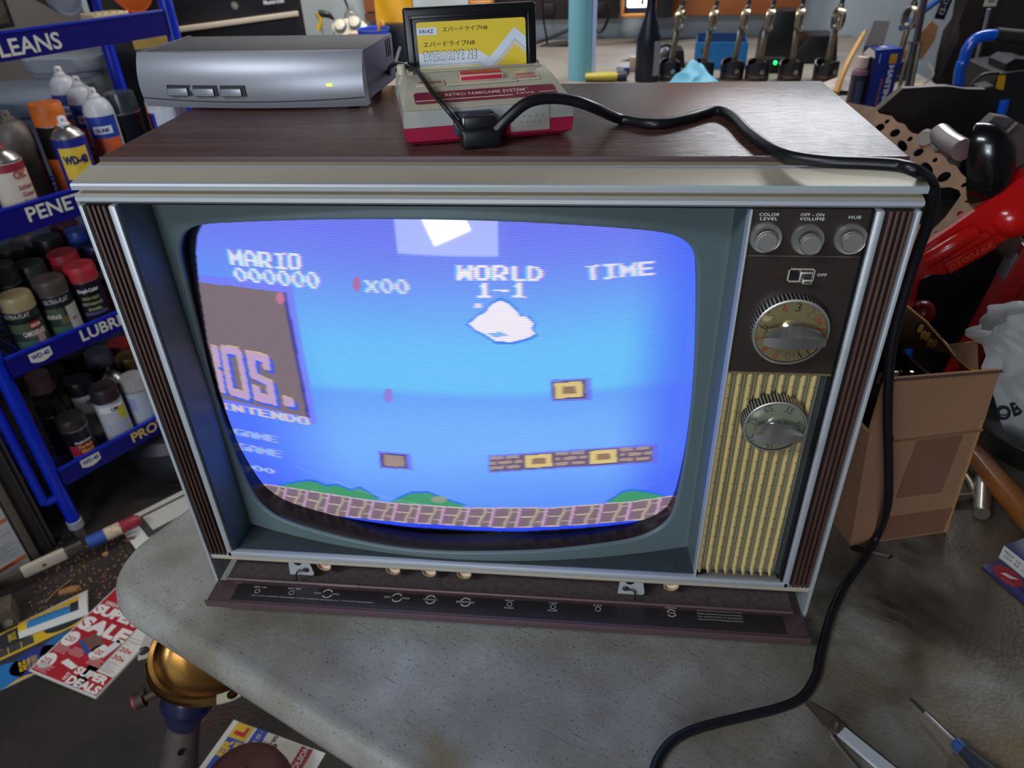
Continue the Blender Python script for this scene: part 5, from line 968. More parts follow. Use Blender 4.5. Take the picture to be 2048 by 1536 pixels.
def bagf(u, v):                                   # crumpled cushion between two outlines in the bag's own standing plane
    k = u*(len(pts_b)-1); i = min(int(k), len(pts_b)-2); f = k-i; f = f*f*(3-2*f); x0 = pts_b[i][0]+(pts_b[i+1][0]-pts_b[i][0])*f; y0 = pts_b[i][1]+(pts_b[i+1][1]-pts_b[i][1])*f
    x1 = 2115; y1 = 640+u*345-40*sin(v*2)*(1-u); x = x0+(x1-x0)*v; y = y0+(y1-y0)*v; p = pn(x, y, A0+V((-.01, .01, 0)), BN); e = min(1, v*6)
    fold = .0050*sin(v*10+u*6)+.0040*sin(u*17+v*7)+.0045*abs(sin(v*13-u*9))-.004*abs(sin(u*11+v*16)); return p+V((.35, -.94, .2))*(fold*e+.020*sin(v*pi*.9)*sin(.3+u*2.6))
mb = MB(); mb.sheet(bagf, 34, 30, bagm); mb.sheet(lambda u, v: V(bagf(u, v))+V((-.35, .94, 0))*.03*sin(min(v, .98)*pi), 34, 30, bagm)
def bagtext(t, u, v, w, h, rot, fat=.02): 
    p = V(bagf(u, v)); e = .02; dx_ = (V(bagf(u, v+e))-p).normalized(); dy2 = (V(bagf(u-e, v))-p).normalized(); nn = dx_.cross(dy2).normalized()
    if nn.dot(CAM-p) < 0: nn = -nn
    M = frame(p+nn*.006, dx_, dy2); mb.text(t, M @ Tm(rz=rot), P('141416', .5), w=w, h=h, fat=fat)
bagtext('OBE', .66, .20, .040, .022, .9, .03); bagtext('MADE IN USA', .84, .42, .03, .005, .7); bagtext('BLEND FILLER', .88, .42, .03, .005, .7)
p = V(bagf(.74, .40)); nn = (CAM-p).normalized()
for k in range(12): M = frame(p+nn*.012, V((.8, .3, -.4)), V((.3, .2, .9))); mb.b2((k*.0022-.012, -.009, 0), (k*.0022-.012+(.0012 if k % 3 else .0007), .009, .0003), P('1a1a1c', .5), 0, M)
buildw(mb, 'bag_film', bag, 60)
hw_ = mat('hammer_handle_wood', (150, 92, 44), .4, noise=1, nscale=5, col2=(96, 52, 22), stretch=(1, 1, 1), coat=.2)
h0, h1 = pz(1920, 872, TZ+.028), pz(2085, 1070, TZ+.019); hm = thing('hammer', 'wooden hammer handle leaning out from under the steel pan', 'hammer', M=alongm(h0, h1)); Lh = (h1-h0).length
mb = MB(); mb.lathe([(0, 0), (.010, .0), (.0125, .03), (.014, .08), (.0155, Lh*.6), (.015, Lh), (0, Lh)], hw_, None, 20); mb.build('handle', hm)
mb = MB(); mb.box((0, 0, -.012), (.024, .09, .026), P('3a3a3c', .4), None, .004); mb.build('head', hm)
rodm = mat('bright_rod_steel', (168, 160, 146), .3, .9, noise=.3, nscale=60)
mb = MB(); z = TZ+.0056; mb.tube([pz(1905, 916, z), pz(1932, 950, z), pz(1946, 972, z), pz(1950, 986, z), pz(1942, 993, z), pz(1922, 995, z), pz(1885, 994, z)], .0055, rodm, 14, 5); tag(mb.build('bent_rod'), 'bent bright steel rod sticking out behind the cardboard box', 'rod')
z = TZ+.0105; mb = MB(); mb.cyl(pz(1968, 930, z), pz(1963, 1028, z), .0100, rodm, bev=.0015); tag(mb.build('steel_pin'), 'straight thick steel pin lying beside the hammer handle', 'pin')
z = TZ; c_ = pz(1996, 1116, z); d_ = pz(2050, 1160, z); up = pz(2000, 1070, z)
pb = thing('parts_box', 'small blue and white parts carton with patent lettering at the right edge', 'box', M=frame(V((c_.x, c_.y, TZ)), V((d_.x-c_.x, d_.y-c_.y, 0)), V((-(d_.y-c_.y), d_.x-c_.x, 0))))
bb = P('2c2a5c', .4); mb = MB(); mb.b2((0, 0, 0), (.09, .06, .022), bb, .0008); mb.b2((.0005, -.0006, .001), (.09, 0, .021), P('b8b4b0', .5)); mb.text('TROY  LIC. UNDER', frame((.024, -.0009, .0150), (1, 0, 0), (0, 0, 1)), P('1c1c1e', .5), w=.042, h=.0036); mb.text('PAT. RE. 12,678', frame((.024, -.0009, .0090), (1, 0, 0), (0, 0, 1)), P('1c1c1e', .5), w=.036, h=.0032)
mb.text('T', Tm((.020, .016, .0225)), P('b02838', .5), w=.014, h=.016, fat=.05); mb.build('carton', pb)
mb = MB(); mb.b2((.004, -.030, .0), (.09, -.002, .003), bb, .0005); mb.prism([(.026+.017*cos(a*pi/12), -.016+.011*sin(a*pi/12)) for a in range(24)], .0004, P('9a2030', .5), None, .003); mb.prism([(.020, -.020), (.030, -.017), (.034, -.010), (.028, -.013), (.022, -.015)], .0003, P('c8c0bc', .5), None, .0035); mb.build('open_flap', pb)
# tools in the foreground
z = TZ+.0030; tp, ms, en = pz(1612, 1404, z), pz(1672, 1447, z), pz(1800, 1560, z); ch = thing('scraper', 'slim pale bladed scraper with dark tip at the bottom of the table', 'scraper', M=alongm(tp, en)); Lc = (en-tp).length; Lm = (ms-tp).dot((en-tp).normalized())
m_ = ch.matrix_basis; mb = MB(); mb.sheet(lambda u, v: ((v-.5)*(.003+.011*min(1, u*1.6)), .0016+.0006*u, u*Lm*1.25), 8, 1, P('4a4038', .4)); mb.sheet(lambda u, v: ((v-.5)*(.003+.011*min(1, u*1.6)), -.0010, u*Lm*1.25), 8, 1, P('4a4038', .4)); mb.build('tip', ch)
mb = MB(); mb.prism([(-.0005, Lm*.62), (.0052, Lm*.95), (.0062, Lc), (-.0062, Lc), (-.0058, Lm*1.05)], .004, mat('pale_blade', (196, 200, 204), .4, .2), MX(((1, 0, 0, 0), (0, 0, 1, -.0022), (0, 1, 0, 0), (0, 0, 0, 1)))); mb.build('blade', ch)
mb = MB(); z = TZ+.0058; mb.tube([pz(1675, 1445, z+.002), pz(1670, 1458, z), pz(1662, 1468, z), pz(1668, 1480, z-.002), pz(1690, 1508, z-.003), pz(1725, 1550, z-.003)], .0020, mat('wire_steel', (140, 128, 122), .35, .8), 10); tag(mb.build('wire_pick'), 'bent wire pick crossing over the pale blade', 'pick')
z = TZ+.0085; s0, s1, s2 = pz(1820, 1397, TZ+.004), pz(1916, 1489, z), pz(2010, 1570, TZ+.011); sd_ = thing('precision_screwdriver', 'thin precision screwdriver with dark blue handle at the bottom right', 'screwdriver', M=alongm(s0, s1)); L1 = (s1-s0).length; L2 = L1+(s2-s1).length
mb = MB(); mb.lathe([(0, 0), (.0011, 0), (.0015, L1*.30), (.0015, L1*.32), (.0017, L1*.33), (.0017, L1+.01)], steel, None, 14, mf=lambda k_, i: P('2a2624', .4) if k_ < 3 else steel); mb.build('shaft', sd_)
mb = MB(); mb.lathe([(0, L1-.004), (.0055, L1-.003), (.0062, L1+.002), (.0060, L1+.006), (.0066, L1+.012), (.0100, L1+.030), (.0105, L1+.045), (.0095, L2), (0, L2)], P('24283a', .5), None, 24, mf=lambda k_, i: P('284a7a', .4) if k_ < 3 else P('22252f', .55)); mb.build('handle', sd_)
# ================================================================== engine block on its stand
ered = mat('engine_red', (196, 22, 20), .22, coat=.4, bump=.25, bscale=60); deckm = mat('machined_deck', (124, 92, 68), .42, .3, noise=1, nscale=14, col2=(84, 60, 44)); val = mat('valley_paint', (92, 82, 84), .35, .2, noise=.3, nscale=10, bump=.2, bscale=40); edk = mat('oily_black_iron', (30, 26, 26), .4, noise=.3, nscale=8)
EY = .62
D0, D1, D2 = py(1838, 498, EY), py(2012, 376, EY), py(1742, 206, EY+.40); dn = (D1-D0).cross(D2-D0).normalized(); dn = dn if dn.dot(CAM-D0) > 0 else -dn
dk_ = lambda u, v, o=0: pn(u, v, D0, dn)+dn*o
eb = thing('engine_block', 'red engine block with oily cylinder deck on a stand behind the box', 'engine', (D0.x+.1, D0.y+.2, D0.z-.12))
wav = [(1696, 205), (1748, 214), (1759, 227), (1784, 232), (1794, 244), (1809, 248), (1817, 260), (1825, 266), (1837, 269), (1841, 281), (1854, 287), (1862, 295), (1870, 305), (1882, 308), (1891, 316), (1899, 328), (1913, 332), (1921, 345), (1934, 357), (1950, 357), (1956, 371), (1956, 392), (1970, 400), (1989, 392), (2012, 376), (1970, 405), (1900, 455), (1838, 498), (1780, 470), (1740, 400), (1705, 320), (1680, 230)]
mb = MB(); A = [mb.bm.verts.new(dk_(u, v)) for u, v in wav]; B = [mb.bm.verts.new(dk_(u, v, -.03)) for u, v in wav]; mb.face(A, deckm); mb.face(B[::-1], deckm); n = len(A)
for i in range(n): mb.face((A[i], B[i], B[(i+1) % n], A[(i+1) % n]), deckm)
bmesh.ops.triangulate(mb.bm, faces=[f for f in mb.bm.faces if len(f.verts) > 4]); dko = buildw(mb, 'deck', eb, 20)
dx1 = (D1-D0).normalized(); dx2 = (D2-D0); dx2 = (dx2-dx1*dx2.dot(dx1)).normalized(); cs = []
for u, v, a, b, an in ((1790, 266, 11, 7, -28), (1774, 243, 6, 3.5, -40), (1820, 278, 6.5, 4, -35), (1837, 305, 11.5, 6.5, -30), (1870, 320, 6, 4, -40), (1888, 354, 15, 8.5, -28), (1929, 370, 7.5, 4, -25), (1934, 403, 4.5, 2.5, -25), (1920, 427, 7, 4, -25), (1873, 465, 4, 2.5, -25), (1760, 255, 10, 7, -30), (1805, 292, 12, 9, 60), (1853, 340, 16, 12, 62)):
    r_ = R(an); ring = [(u+a*cos(t)*cos(r_)-b*sin(t)*sin(r_), v+a*cos(t)*sin(r_)+b*sin(t)*cos(r_)) for t in [2*pi*k/24 for k in range(24)]]
    c_ = MB(); T_ = [c_.bm.verts.new(dk_(x, y, .01)) for x, y in ring]; B_ = [c_.bm.verts.new(dk_(x, y, -.06)) for x, y in ring]; c_.face(T_, edk); c_.face(B_[::-1], edk)
    for i in range(24): c_.face((T_[i], B_[i], B_[(i+1) % 24], T_[(i+1) % 24]), edk)
    cs.append(c_.build('hole'))
c_ = MB(); ring = [(1810, 520), (1862, 462), (1890, 435), (1912, 405), (1922, 390), (1918, 380), (1900, 374), (1875, 376), (1830, 380), (1760, 400), (1740, 470)]; T_ = [c_.bm.verts.new(dk_(x, y, .01)) for x, y in ring[1:-1]]; B_ = [c_.bm.verts.new(dk_(x, y, -.06)) for x, y in ring[1:-1]]; c_.face(T_, edk); c_.face(B_[::-1], edk)
for i in range(len(T_)): c_.face((T_[i], B_[i], B_[(i+1) % len(T_)], T_[(i+1) % len(T_)]), edk)
cs.append(c_.build('hole')); cut(dko, cs)
# black sheet below the deck, painting in the shade of the deep bores
mb = MB(); A = [mb.bm.verts.new(dk_(u, v, -.032)) for u, v in wav[0::1]]; B = [mb.bm.verts.new(dk_(u, v, -.06)) for u, v in wav]; mb.face(A, P('080707', .9)); n = len(A)
bmesh.ops.triangulate(mb.bm, faces=list(mb.bm.faces)); buildw(mb, 'bore_shade_sheet', eb)
def slabpx(mb, px, Y, d, m, mtop=None):
    A = [mb.bm.verts.new(py(u, v, Y)) for u, v in px]; B = [mb.bm.verts.new(py(u, v, Y)+V((0, d, 0))) for u, v in px]; n = len(px); f = [mb.face(A, m), mb.face(B[::-1], m)]
    for i in range(n): f.append(mb.face((A[i], B[i], B[(i+1) % n], A[(i+1) % n]), mtop or m))
    bmesh.ops.triangulate(mb.bm, faces=[x for x in f if x and len(x.verts) > 4])
    return A
mb = MB(); slabpx(mb, [(1838, 499), (1900, 457), (2014, 377), (2052, 348), (2120, 320), (2120, 420), (2048, 458), (1998, 487), (1890, 548), (1856, 550), (1838, 563), (1822, 546), (1800, 530)], EY-.004, .025, ered)
slabpx(mb, [(1822, 546), (1838, 563), (1828, 612), (1790, 640), (1780, 560)], EY-.004, .16, ered)
q = py(1880, 478, EY); 
mb.ball(py(1968, 452, EY+.02), .026, ered, 20, (1.4, 1, .9)); mb.ball(py(2020, 430, EY+.02), .036, ered, 20, (1.2, 1.1, 1)); mb.tube([py(1850, 520, EY-.004), py(1900, 492, EY-.010), py(1950, 462, EY-.006)], .014, ered, 14)
f0, f1 = py(1890, 537, EY-.010), py(1988, 482, EY-.010); fd = f1-f0; mb.box((0, 0, 0), (fd.length, .022, .014), ered, frame((f0+f1)/2, fd, (0, 0, 1)), .004)
mb.box((0, 0, 0), (.062, .014, .010), ered, frame(py(1938, 490, EY-.014), fd, (0, 0, 1)), .004); mb.text('3970010', frame(py(1942, 512, EY-.0215), fd*-1, (0, 0, -1)), ered, w=fd.length*.9, h=.010, fat=.05, ext=.0); buildw(mb, 'cast_front', eb)
mb = MB(); zz = py(1942, 512, EY-.0220); mb.text('3970010', frame(zz+V((0, -.0008, 0)), fd*-1, (0, 0, -1)), mat('orange_red_wear', (222, 66, 40), .35), w=fd.length*.88, h=.010, fat=.03); buildw(mb, 'casting_number', eb)
mb = MB(); slabpx(mb, [(1742, 232), (1806, 177), (1850, 177), (1872, 173), (1898, 173), (1930, 178), (1972, 179), (1985, 205), (1997, 240), (2006, 300), (1960, 330), (1880, 330), (1830, 300), (1760, 260)], EY+.37, .02, edk, val); buildw(mb, 'rear_wall', eb)
mb = MB(); slabpx(mb, [(1958, 262), (1990, 232), (2020, 236), (2048, 250), (2140, 280), (2140, 340), (2052, 349), (2012, 380), (1985, 385), (1965, 330)], EY+.03, .02, val); mb.tube([py(1982, 296, EY+.022), py(2010, 268, EY+.022), py(2034, 246, EY+.022)], .004, val, 12); mb.tube([py(1880, 268, EY+.2), py(1900, 285, EY+.16), py(1925, 300, EY+.12)], .018, mat('bright_valley', (150, 140, 140), .3, .4, noise=.3, nscale=12), 14); buildw(mb, 'lifter_valley', eb)
mb = MB()
for u, v in ((1848, 277), (1868, 290), (1888, 308), (1906, 322)): mb.cyl(py(u, v, EY+.20), py(u+5, v-5, EY+.24), .012, P('8c8078', .4), seg=14)
buildw(mb, 'gallery', eb)
p0, p1 = py(1985, 335, EY+.04), py(1920, 318, EY+.02); mb = MB(); M = frame(py(1958, 332, EY+.03), V((.28, 0, -1)), V((.55, -.5, .3))); mb.lathe([(0, .042), (.012, .0415), (.024, .0395), (.036, .0345), (.046, .0275), (.053, .0195), (.058, .010), (.060, 0), (.061, -.010), (.060, -.012), (.0, -.012)], mat('glossy_black_cap', (16, 16, 18), .2, coat=.5), frame(py(1965, 330, EY+.02), V((.3, .1, -1)), V((.5, .75, .35))) @ MX.Diagonal((1.08, .55, 1, 1)), 40); buildw(mb, 'black_cap', eb, 60)
mb = MB(); mb.ball(py(1845, 624, EY+.03), .020, P('7a1018', .25), 18); buildw(mb, 'red_knob', eb)
mb = MB(); slabpx(mb, [(1826, 556), (1850, 556), (2060, 446), (2170, 420), (2170, 740), (1900, 780), (1790, 660)], EY+.24, .10, edk); buildw(mb, 'crankcase', eb)
es = thing('engine_stand', 'red steel engine stand with grey tube carrying the red engine', 'engine stand', (1.25, .80, 0))
mb = MB(); mb.tube([py(1992, 462, EY+.10), py(2030, 500, EY+.12), py(2090, 560, EY+.16)], .020, mat('stand_grey', (104, 92, 84), .4, .3), 18, 3); buildw(mb, 'head_tube', es)
stred = mat('stand_red', (150, 24, 24), .35); p0, p1 = py(2034, 530, EY+.10), py(1945, 690, EY+.10)
mb = MB(); M = alongm(p0, p1); mb.box((0, 0, .14), (.034, .03, .36), stred, M, .002); p0b, p1b = py(2062, 540, EY+.16), py(1985, 690, EY+.16); mb.box((0, 0, .14), (.02, .03, .34), stred, alongm(p0b, p1b), .002); buildw(mb, 'arm', es)
mb = MB(); mb.box((0, 0, 0), (.028, .04, .05), P('6a646a', .35), alongm(p0, p1), .003); buildw(mb, 'clamp', es)
mb = MB(); mb.b2((1.30, 1.02, .0), (1.38, 1.10, TZ+.1), stred); mb.b2((.9, .55, .0), (1.6, .62, .06), stred); mb.b2((1.3, .5, 0), (1.38, 1.25, .06), stred); buildw(mb, 'base', es)
# ================================================================== work bench and everything behind the television
BZ = .90
mb = MB(); bt = mat('bench_top_paint', (150, 142, 132), .6, noise=.4, nscale=6); bn = thing('work_bench', 'long pale topped work bench along the back wall', 'work bench', (.9, 2.1, 0))
mb.b2((-.55, 1.50, BZ-.04), (1.40, 2.78, BZ), bt, .003); buildw(mb, 'worktop', bn)
for x, y in ((-.5, 1.6), (-.5, 2.7), (.9, 1.6), (.9, 2.7), (1.33, 1.6), (1.33, 2.7)): mb = MB(); mb.b2((x-.045, y-.045, 0), (x+.045, y+.045, BZ-.041), P('6a4a30', .7), .003); buildw(mb, 'leg', bn)
mb = MB(); mb.b2((-.5, 1.6, .30), (1.35, 2.7, .32), P('4a3828', .7)); buildw(mb, 'lower_shelf', bn)
def pt(u, v, Y=None): return pz(u, v, BZ) if Y is None else py(u, v, Y)
def scale_at(p): return (p-CAM).dot(_f)/FPX
# --- red and black tool chest on the left
b_ = pz(598, 23, 1.10); a_ = pz(345, 57, 1.10); dx_ = (b_-a_); dx_.z = 0; tM = frame(V((b_.x, b_.y, 0)), dx_, V((-dx_.y, dx_.x, 0)))
tc_ = thing('tool_chest', 'black and red tool chest with silver drawer edges behind the rack', 'tool chest', M=tM @ Tm((0, 0, 0)))
tb_ = P('14151c', .3); tr_ = P('8a1826', .3); slv = P('b0a898', .35)
mb = MB(); mb.b2((-.50, .012, .02), (.022, .34, 1.40), tb_, .004); mb.build('case', tc_)
zs = [1.10-.128*k for k in range(-1, 8)]
for k, z in enumerate(zs[1:]):
    mb = MB(); zt2 = zs[k]-.012; mb.b2((-.48, .0, z+.004), (-.006, .012, zt2), tb_ if k else tb_, .002); o = mb.build('drawer', tc_)
    if k == 0:
        mb2 = MB(); mb2.b2((-.48, -.003, zt2-.012), (-.22, .0, zt2-.002), tr_); mb2.text('Mastercraft', frame((-.085, -.0006, z+.038), (1, 0, 0), (0, 0, 1)), P('c8ccd8', .4), w=.075, h=.013, fat=.02); mb2.build('badge', o)
        mb2 = MB(); mb2.cyl((-.225, .0, z+.040), (-.225, -.008, z+.040), .011, chrome); mb2.cyl((-.225, -.008, z+.040), (-.225, -.012, z+.040), .005, steel); mb2.build('lock', o)
    mb2 = MB(); mb2.b2((-.48, -.010, z-.012), (-.008, .006, z+.003), slv, .002); mb2.build('drawer_edge', o)
mb = MB(); mb.b2((-.50, -.004, zs[0]+.0), (.022, .012, 1.40), tr_, .002); mb.build('top_panel', tc_)
# --- things on the left part of the bench
def onb(name, label, cat, u, v, Y, group=None, rz=0):
    p = py(u, v, Y); return thing(name, label, cat, (p.x, p.y, BZ), rz, group), p, scale_at(p)
cr_ = P('c8c2b2', .45); gr_ = P('6c7474', .5)
t, p, s = onb('gauge_unit', 'cream pear shaped gauge unit with two grey knobs on the bench', 'gauge', 695, 60, 2.15)
hh = p.z-BZ; mb = MB(); outl = [(-.062, .034), (-.040, .052), (.0, .056), (.040, .050), (.066, .030), (.064, .005), (.040, -.020), (.030, -.06), (-.016, -.06), (-.028, -.020), (-.056, .008)]
T_ = Tm((0, 0, hh-.01), rx=R(52)); mb.prism(outl, .05, cr_, T_ @ Tm((0, 0, -.05)), bev=.006); mb.b2((-.055, -.01, 0), (.055, .05, hh-.03), cr_, .006); mb.build('housing', t)
for x, y in ((-.026, .024), (.024, .034)):
    mb = MB(); mb.lathe([(0, 0), (.021, 0), (.021, .013), (.018, .015), (0, .015)], gr_, T_ @ Tm((x, y, 0)), 24, mf=lambda k_, i: cr_ if k_ == 3 else gr_); mb.build('knob', t)
mb = MB(); mb.b2((.0, -.016, .0), (.040, .006, .006), P('bcae98', .5), .002, T_); mb.b2((.006, -.010, .006), (.036, -.006, .007), P('8a3830', .5), 0, T_); mb.build('dial_window', t)
t, p, s = onb('spring_clamp', 'yellow and black spring clamp left of the cream gauge', 'clamp', 645, 40, 2.2); hz = p.z-BZ
mb = MB(); mb.tube([(-.02, 0, hz-.03), (-.006, 0, hz+.0), (-.016, 0, hz+.022)], [.010, .007, .010], P('c8a418', .4), 10); mb.tube([(-.004, 0, .0), (-.006, 0, hz-.02)], .004, steel, 8); mb.build('yellow_jaw', t); mb = MB(); mb.tube([(-.010, .004, hz+.020), (.02, .004, hz+.016), (.040, .004, hz+.0)], [.012, .011, .003], black, 10); mb.build('black_handle', t)
t, p, s = onb('glass_bottle', 'small clear bottle with black dropper stem against the wall', 'bottle', 702, 30, 2.4); hz = p.z-BZ
clg = mat('clear_glass_grey', (206, 208, 210), .1, trans=.8); mb = MB(); mb.lathe([(0, 0), (.024, 0), (.026, .01), (.026, hz), (.018, hz+.015), (.012, hz+.02), (.012, hz+.03)], clg, None, 20); mb.build('glass', t); mb = MB(); mb.cyl((0, 0, hz), (-.03, 0, hz+.10), .004, black); mb.build('stem', t)
t, p, s = onb('open_tub', 'bright blue plastic tub with odds and ends beside the cream gauge', 'tub', 747, 66, 2.05); hz = p.z-BZ
mb = MB(); mb.lathe([(0, 0), (.045, 0), (.052, hz+.012), (.054, hz+.014), (.050, hz+.012), (.046, .006)], P('2846c0', .4), None, 28, mf=lambda k_, i: P('c4c4c0', .5) if k_ == 2 else P('2846c0', .4)); mb.ball((.0, .0, hz*.6), .036, P('8e8a80', .6), 12); mb.build('tub_body', t); mb = MB(); mb.tube([(.0, 0, hz*.7), (.03, 0, hz+.03), (.036, -.004, hz+.022)], .006, P('c88c30', .5), 8); mb.build('scraps', t)
t, p, s = onb('yellow_bag', 'yellow padded envelope standing behind the cartridge', 'bag', 790, 44, 2.2); hz = p.z-BZ
mb = MB(); mb.sheet(lambda u, v: ((u-.5)*.13, .006*sin(u*9+v*5)*sin(v*pi), max(.0, hz-.02)+v*.34), 12, 12, mat('yellow_wrap', (214, 156, 14), .45, bump=.3, bscale=30)); mb.sheet(lambda u, v: ((u-.5)*.13, .02+.006*sin(u*9+v*5)*sin(v*pi), max(.0, hz-.02)+v*.34), 4, 4, P('d69c0e', .45)); mb.build('envelope', t)
t, p, s = onb('black_case', 'black case on the bench under the yellow envelope', 'case', 800, 49, 2.15); hz = p.z-BZ
mb = MB(); mb.b2((-.075, 0, 0), (.14, .12, hz), P('18181c', .4), .004); mb.build('case_body', t)
mb = MB(); mb.b2((py(731, 0, 2.79).x, 2.755, 1.02), (py(752, 0, 2.79).x, 2.80, 1.9), P('8a5030', .6)); mb.b2((py(731, 0, 2.79).x, 2.75, py(740, 30, 2.79).z-.02), (py(790, 0, 2.79).x, 2.80, py(740, 30, 2.79).z+.01), P('6a4434', .6)); o = mb.build('trim_1'); o['kind'] = 'structure'
# --- wall mounted boards, outlet rail and lamps
Yb = 2.70
def board(name, label, cat, u0, u1, v1, m, th=.03, top=1.75, Y=Yb):
    a, b = py(u0, v1, Y), py(u1, v1, Y); t = thing(name, label, cat, (a.x, Y, min(a.z, b.z))); mb = MB(); mb.b2((0, 0, 0), (b.x-a.x, 2.799-Y, top-min(a.z, b.z)), m, .003); mb.build('board', t); return t, mb
rail, _ = board('outlet_rail', 'dark brown outlet board on the wall behind the cartridge', 'power rail', 985, 1237, 37, mat('dark_brown_board', (38, 30, 32), .5), Y=2.72)
for k in range(5): mb = MB(); mb.b2((.10+k*.10, -.012, .015), (.15+k*.10, .001, .06), P('141216', .5), .004); mb.build('socket', rail)
board('orange_board', 'orange plywood board on the wall above the connecting rods', 'board', 1340, 1608, 27, mat('orange_plywood', (164, 96, 52), .55, noise=.3, nscale=5, stretch=(.3, 3, 3)))
led = mat('work_lamp_led', (190, 214, 255), .4, emit=14.0); orf = P('c07c34', .4)
def worklamp(u, v, label, w, h):
    p = py(u, v, 2.60); t = thing('work_lamp', label, 'lamp', (p.x, 2.60, p.z), 0, 'lit work lamps on the back wall')
    mb = MB(); t_ = .012
    for lo, hi in (((-w, 0, 0), (-w+t_, .03, h)), ((w-t_, 0, 0), (w, .03, h)), ((-w, 0, 0), (w, .03, t_)), ((-w, 0, h-t_), (w, .03, h))): mb.b2(lo, hi, orf, .004)
    mb.build('frame', t); mb = MB(); mb.b2((-w+t_, .016, t_), (w-t_, .05, h-t_), P('181a22', .4)); mb.build('housing', t); mb = MB(); mb.b2((-w+.024, .006, .034), (w-.024, .016, h-.03), led, .004); mb.build('light_panel', t); mb = MB(); mb.b2((-w*.5, .05, h*.4), (w*.5, .199, h*.6), P('181a22', .4)); mb.build('bracket', t); return t
worklamp(1276, 35, 'lit orange framed work lamp left of the orange board', .066, .19); worklamp(962, 9, 'lit orange framed work lamp above the game cartridge', .050, .19)
p = py(1330, 36, 2.6); t = thing('black_charger', 'black battery charger hanging right beside the lit work lamp', 'charger', (p.x, 2.6, p.z)); mb = MB(); mb.b2((-.028, 0, 0), (.026, .199, .22), P('15161e', .4), .006); mb.build('charger_body', t)
# --- cables on the wall
def wire(px_, r_, label, Y=2.62, m=None):
    mb = MB(); mb.tube([py(u, v, Y-.004*i) for i, (u, v) in enumerate(px_)], r_, m or black, 8); tag(mb.build('wall_cable'), label, 'cable', None)
wire([(1072, 86), (1100, 76), (1138, 60), (1170, 50), (1200, 64), (1216, 38), (1218, 20)], .006, 'black cable rising behind the blue paper towel roll')
wire([(1074, 105), (1085, 95), (1110, 90), (1140, 86), (1170, 80)], .010, 'thick black cable crossing the wall low behind the towel roll')
wire([(1085, 0), (1087, 40), (1094, 80), (1092, 100)], .004, 'thin cord hanging straight down the wall beside the cartridge')
wire([(1140, 60), (1138, 90), (1120, 110), (1098, 126)], .004, 'thin cord looping down to the bench left of the towel roll')
wire([(1190, 130), (1215, 142), (1228, 130), (1268, 118), (1280, 116)], .006, 'black lead lying between the towel roll and the spray bottle', 2.3)
# --- standing things on the bench, left to right
t, p, s = onb('paper_towel_roll', 'tall roll of pale blue shop towel standing on the bench', 'towel roll', 1163, 152, 2.0)
r_ = 27*s; mb = MB(); tw = mat('blue_shop_towel', (116, 178, 196), .9, bump=.4, bscale=220); mb.lathe([(.012, 0), (r_, 0), (r_, .30), (.012, .30)], tw, None, 36); mb.sheet(lambda u, v: (r_*cos(.3+u*.5)*1.03, -r_*sin(.3+u*.5)*1.03, v*.30), 4, 1, P('aab8e0', .8)); mb.build('roll', t)
t, p, s = onb('spray_bottle', 'dark trigger spray bottle with grey label beside the work lamp', 'bottle', 1292, 165, 1.95)
w = 23*s; mb = MB(); db_ = P('17182a', .3); mb.lathe([(0, 0), (w*.96, 0), (w, .006), (w*1.02, .10), (w*1.0, .125), (w*.50, .185), (w*.40, .20), (w*.38, .24), (0, .24)], db_, MX.Diagonal((1, .7, 1, 1)), 32); mb.build('bottle_body', t); mb = MB(); mb.lathe([(w*1.015, .02), (w*1.03, .095), (w*.98, .118)], P('8a8c92', .6), MX.Diagonal((1.02, .74, 1, 1)), 10, -1.1, .15); mb.build('label', t); mb = MB(); mb.box((-.006, 0, .255), (.05, .02, .035), black, None, .006); mb.box((-.026, 0, .235), (.008, .014, .04), black, Tm((0, 0, 0)), .003); mb.build('trigger', t)
t, p, s = onb('glue_tube', 'squashed yellow tube with dark cap lying in front of the towel roll', 'tube', 1205, 160, 1.96); 
mb = MB(); mb.lathe([(0, -.055), (.012, -.054), (.014, -.02), (.016, .03), (.013, .045), (.013, .046)], P('b4a63c', .45), Tm((0, 0, .014), ry=pi/2) @ MX.Diagonal((.85, 1.3, 1, 1)), 20); mb.build('tube_body', t); mb = MB(); mb.lathe([(.013, .046), (.015, .055), (.016, .075), (0, .078)], P('22223a', .4), Tm((0, 0, .014), ry=pi/2), 18); mb.build('cap', t)
t, p, s = onb('battery_box', 'small blue and white box behind the yellow tube', 'box', 1246, 152, 2.05); mb = MB(); mb.b2((-.022, 0, 0), (.020, .02, .022), P('24285c', .4), .002); mb.b2((-.022, -.0008, .010), (.002, 0, .022), P('c8c8c4', .5)); mb.build('carton', t)
t, p, s = onb('wood_block', 'small pale wooden block partly behind the spray bottle', 'block', 1266, 148, 2.1); mb = MB(); mb.b2((-.012, 0, 0), (.02, .03, .045), P('b0a08c', .7), .002); mb.build('block', t)
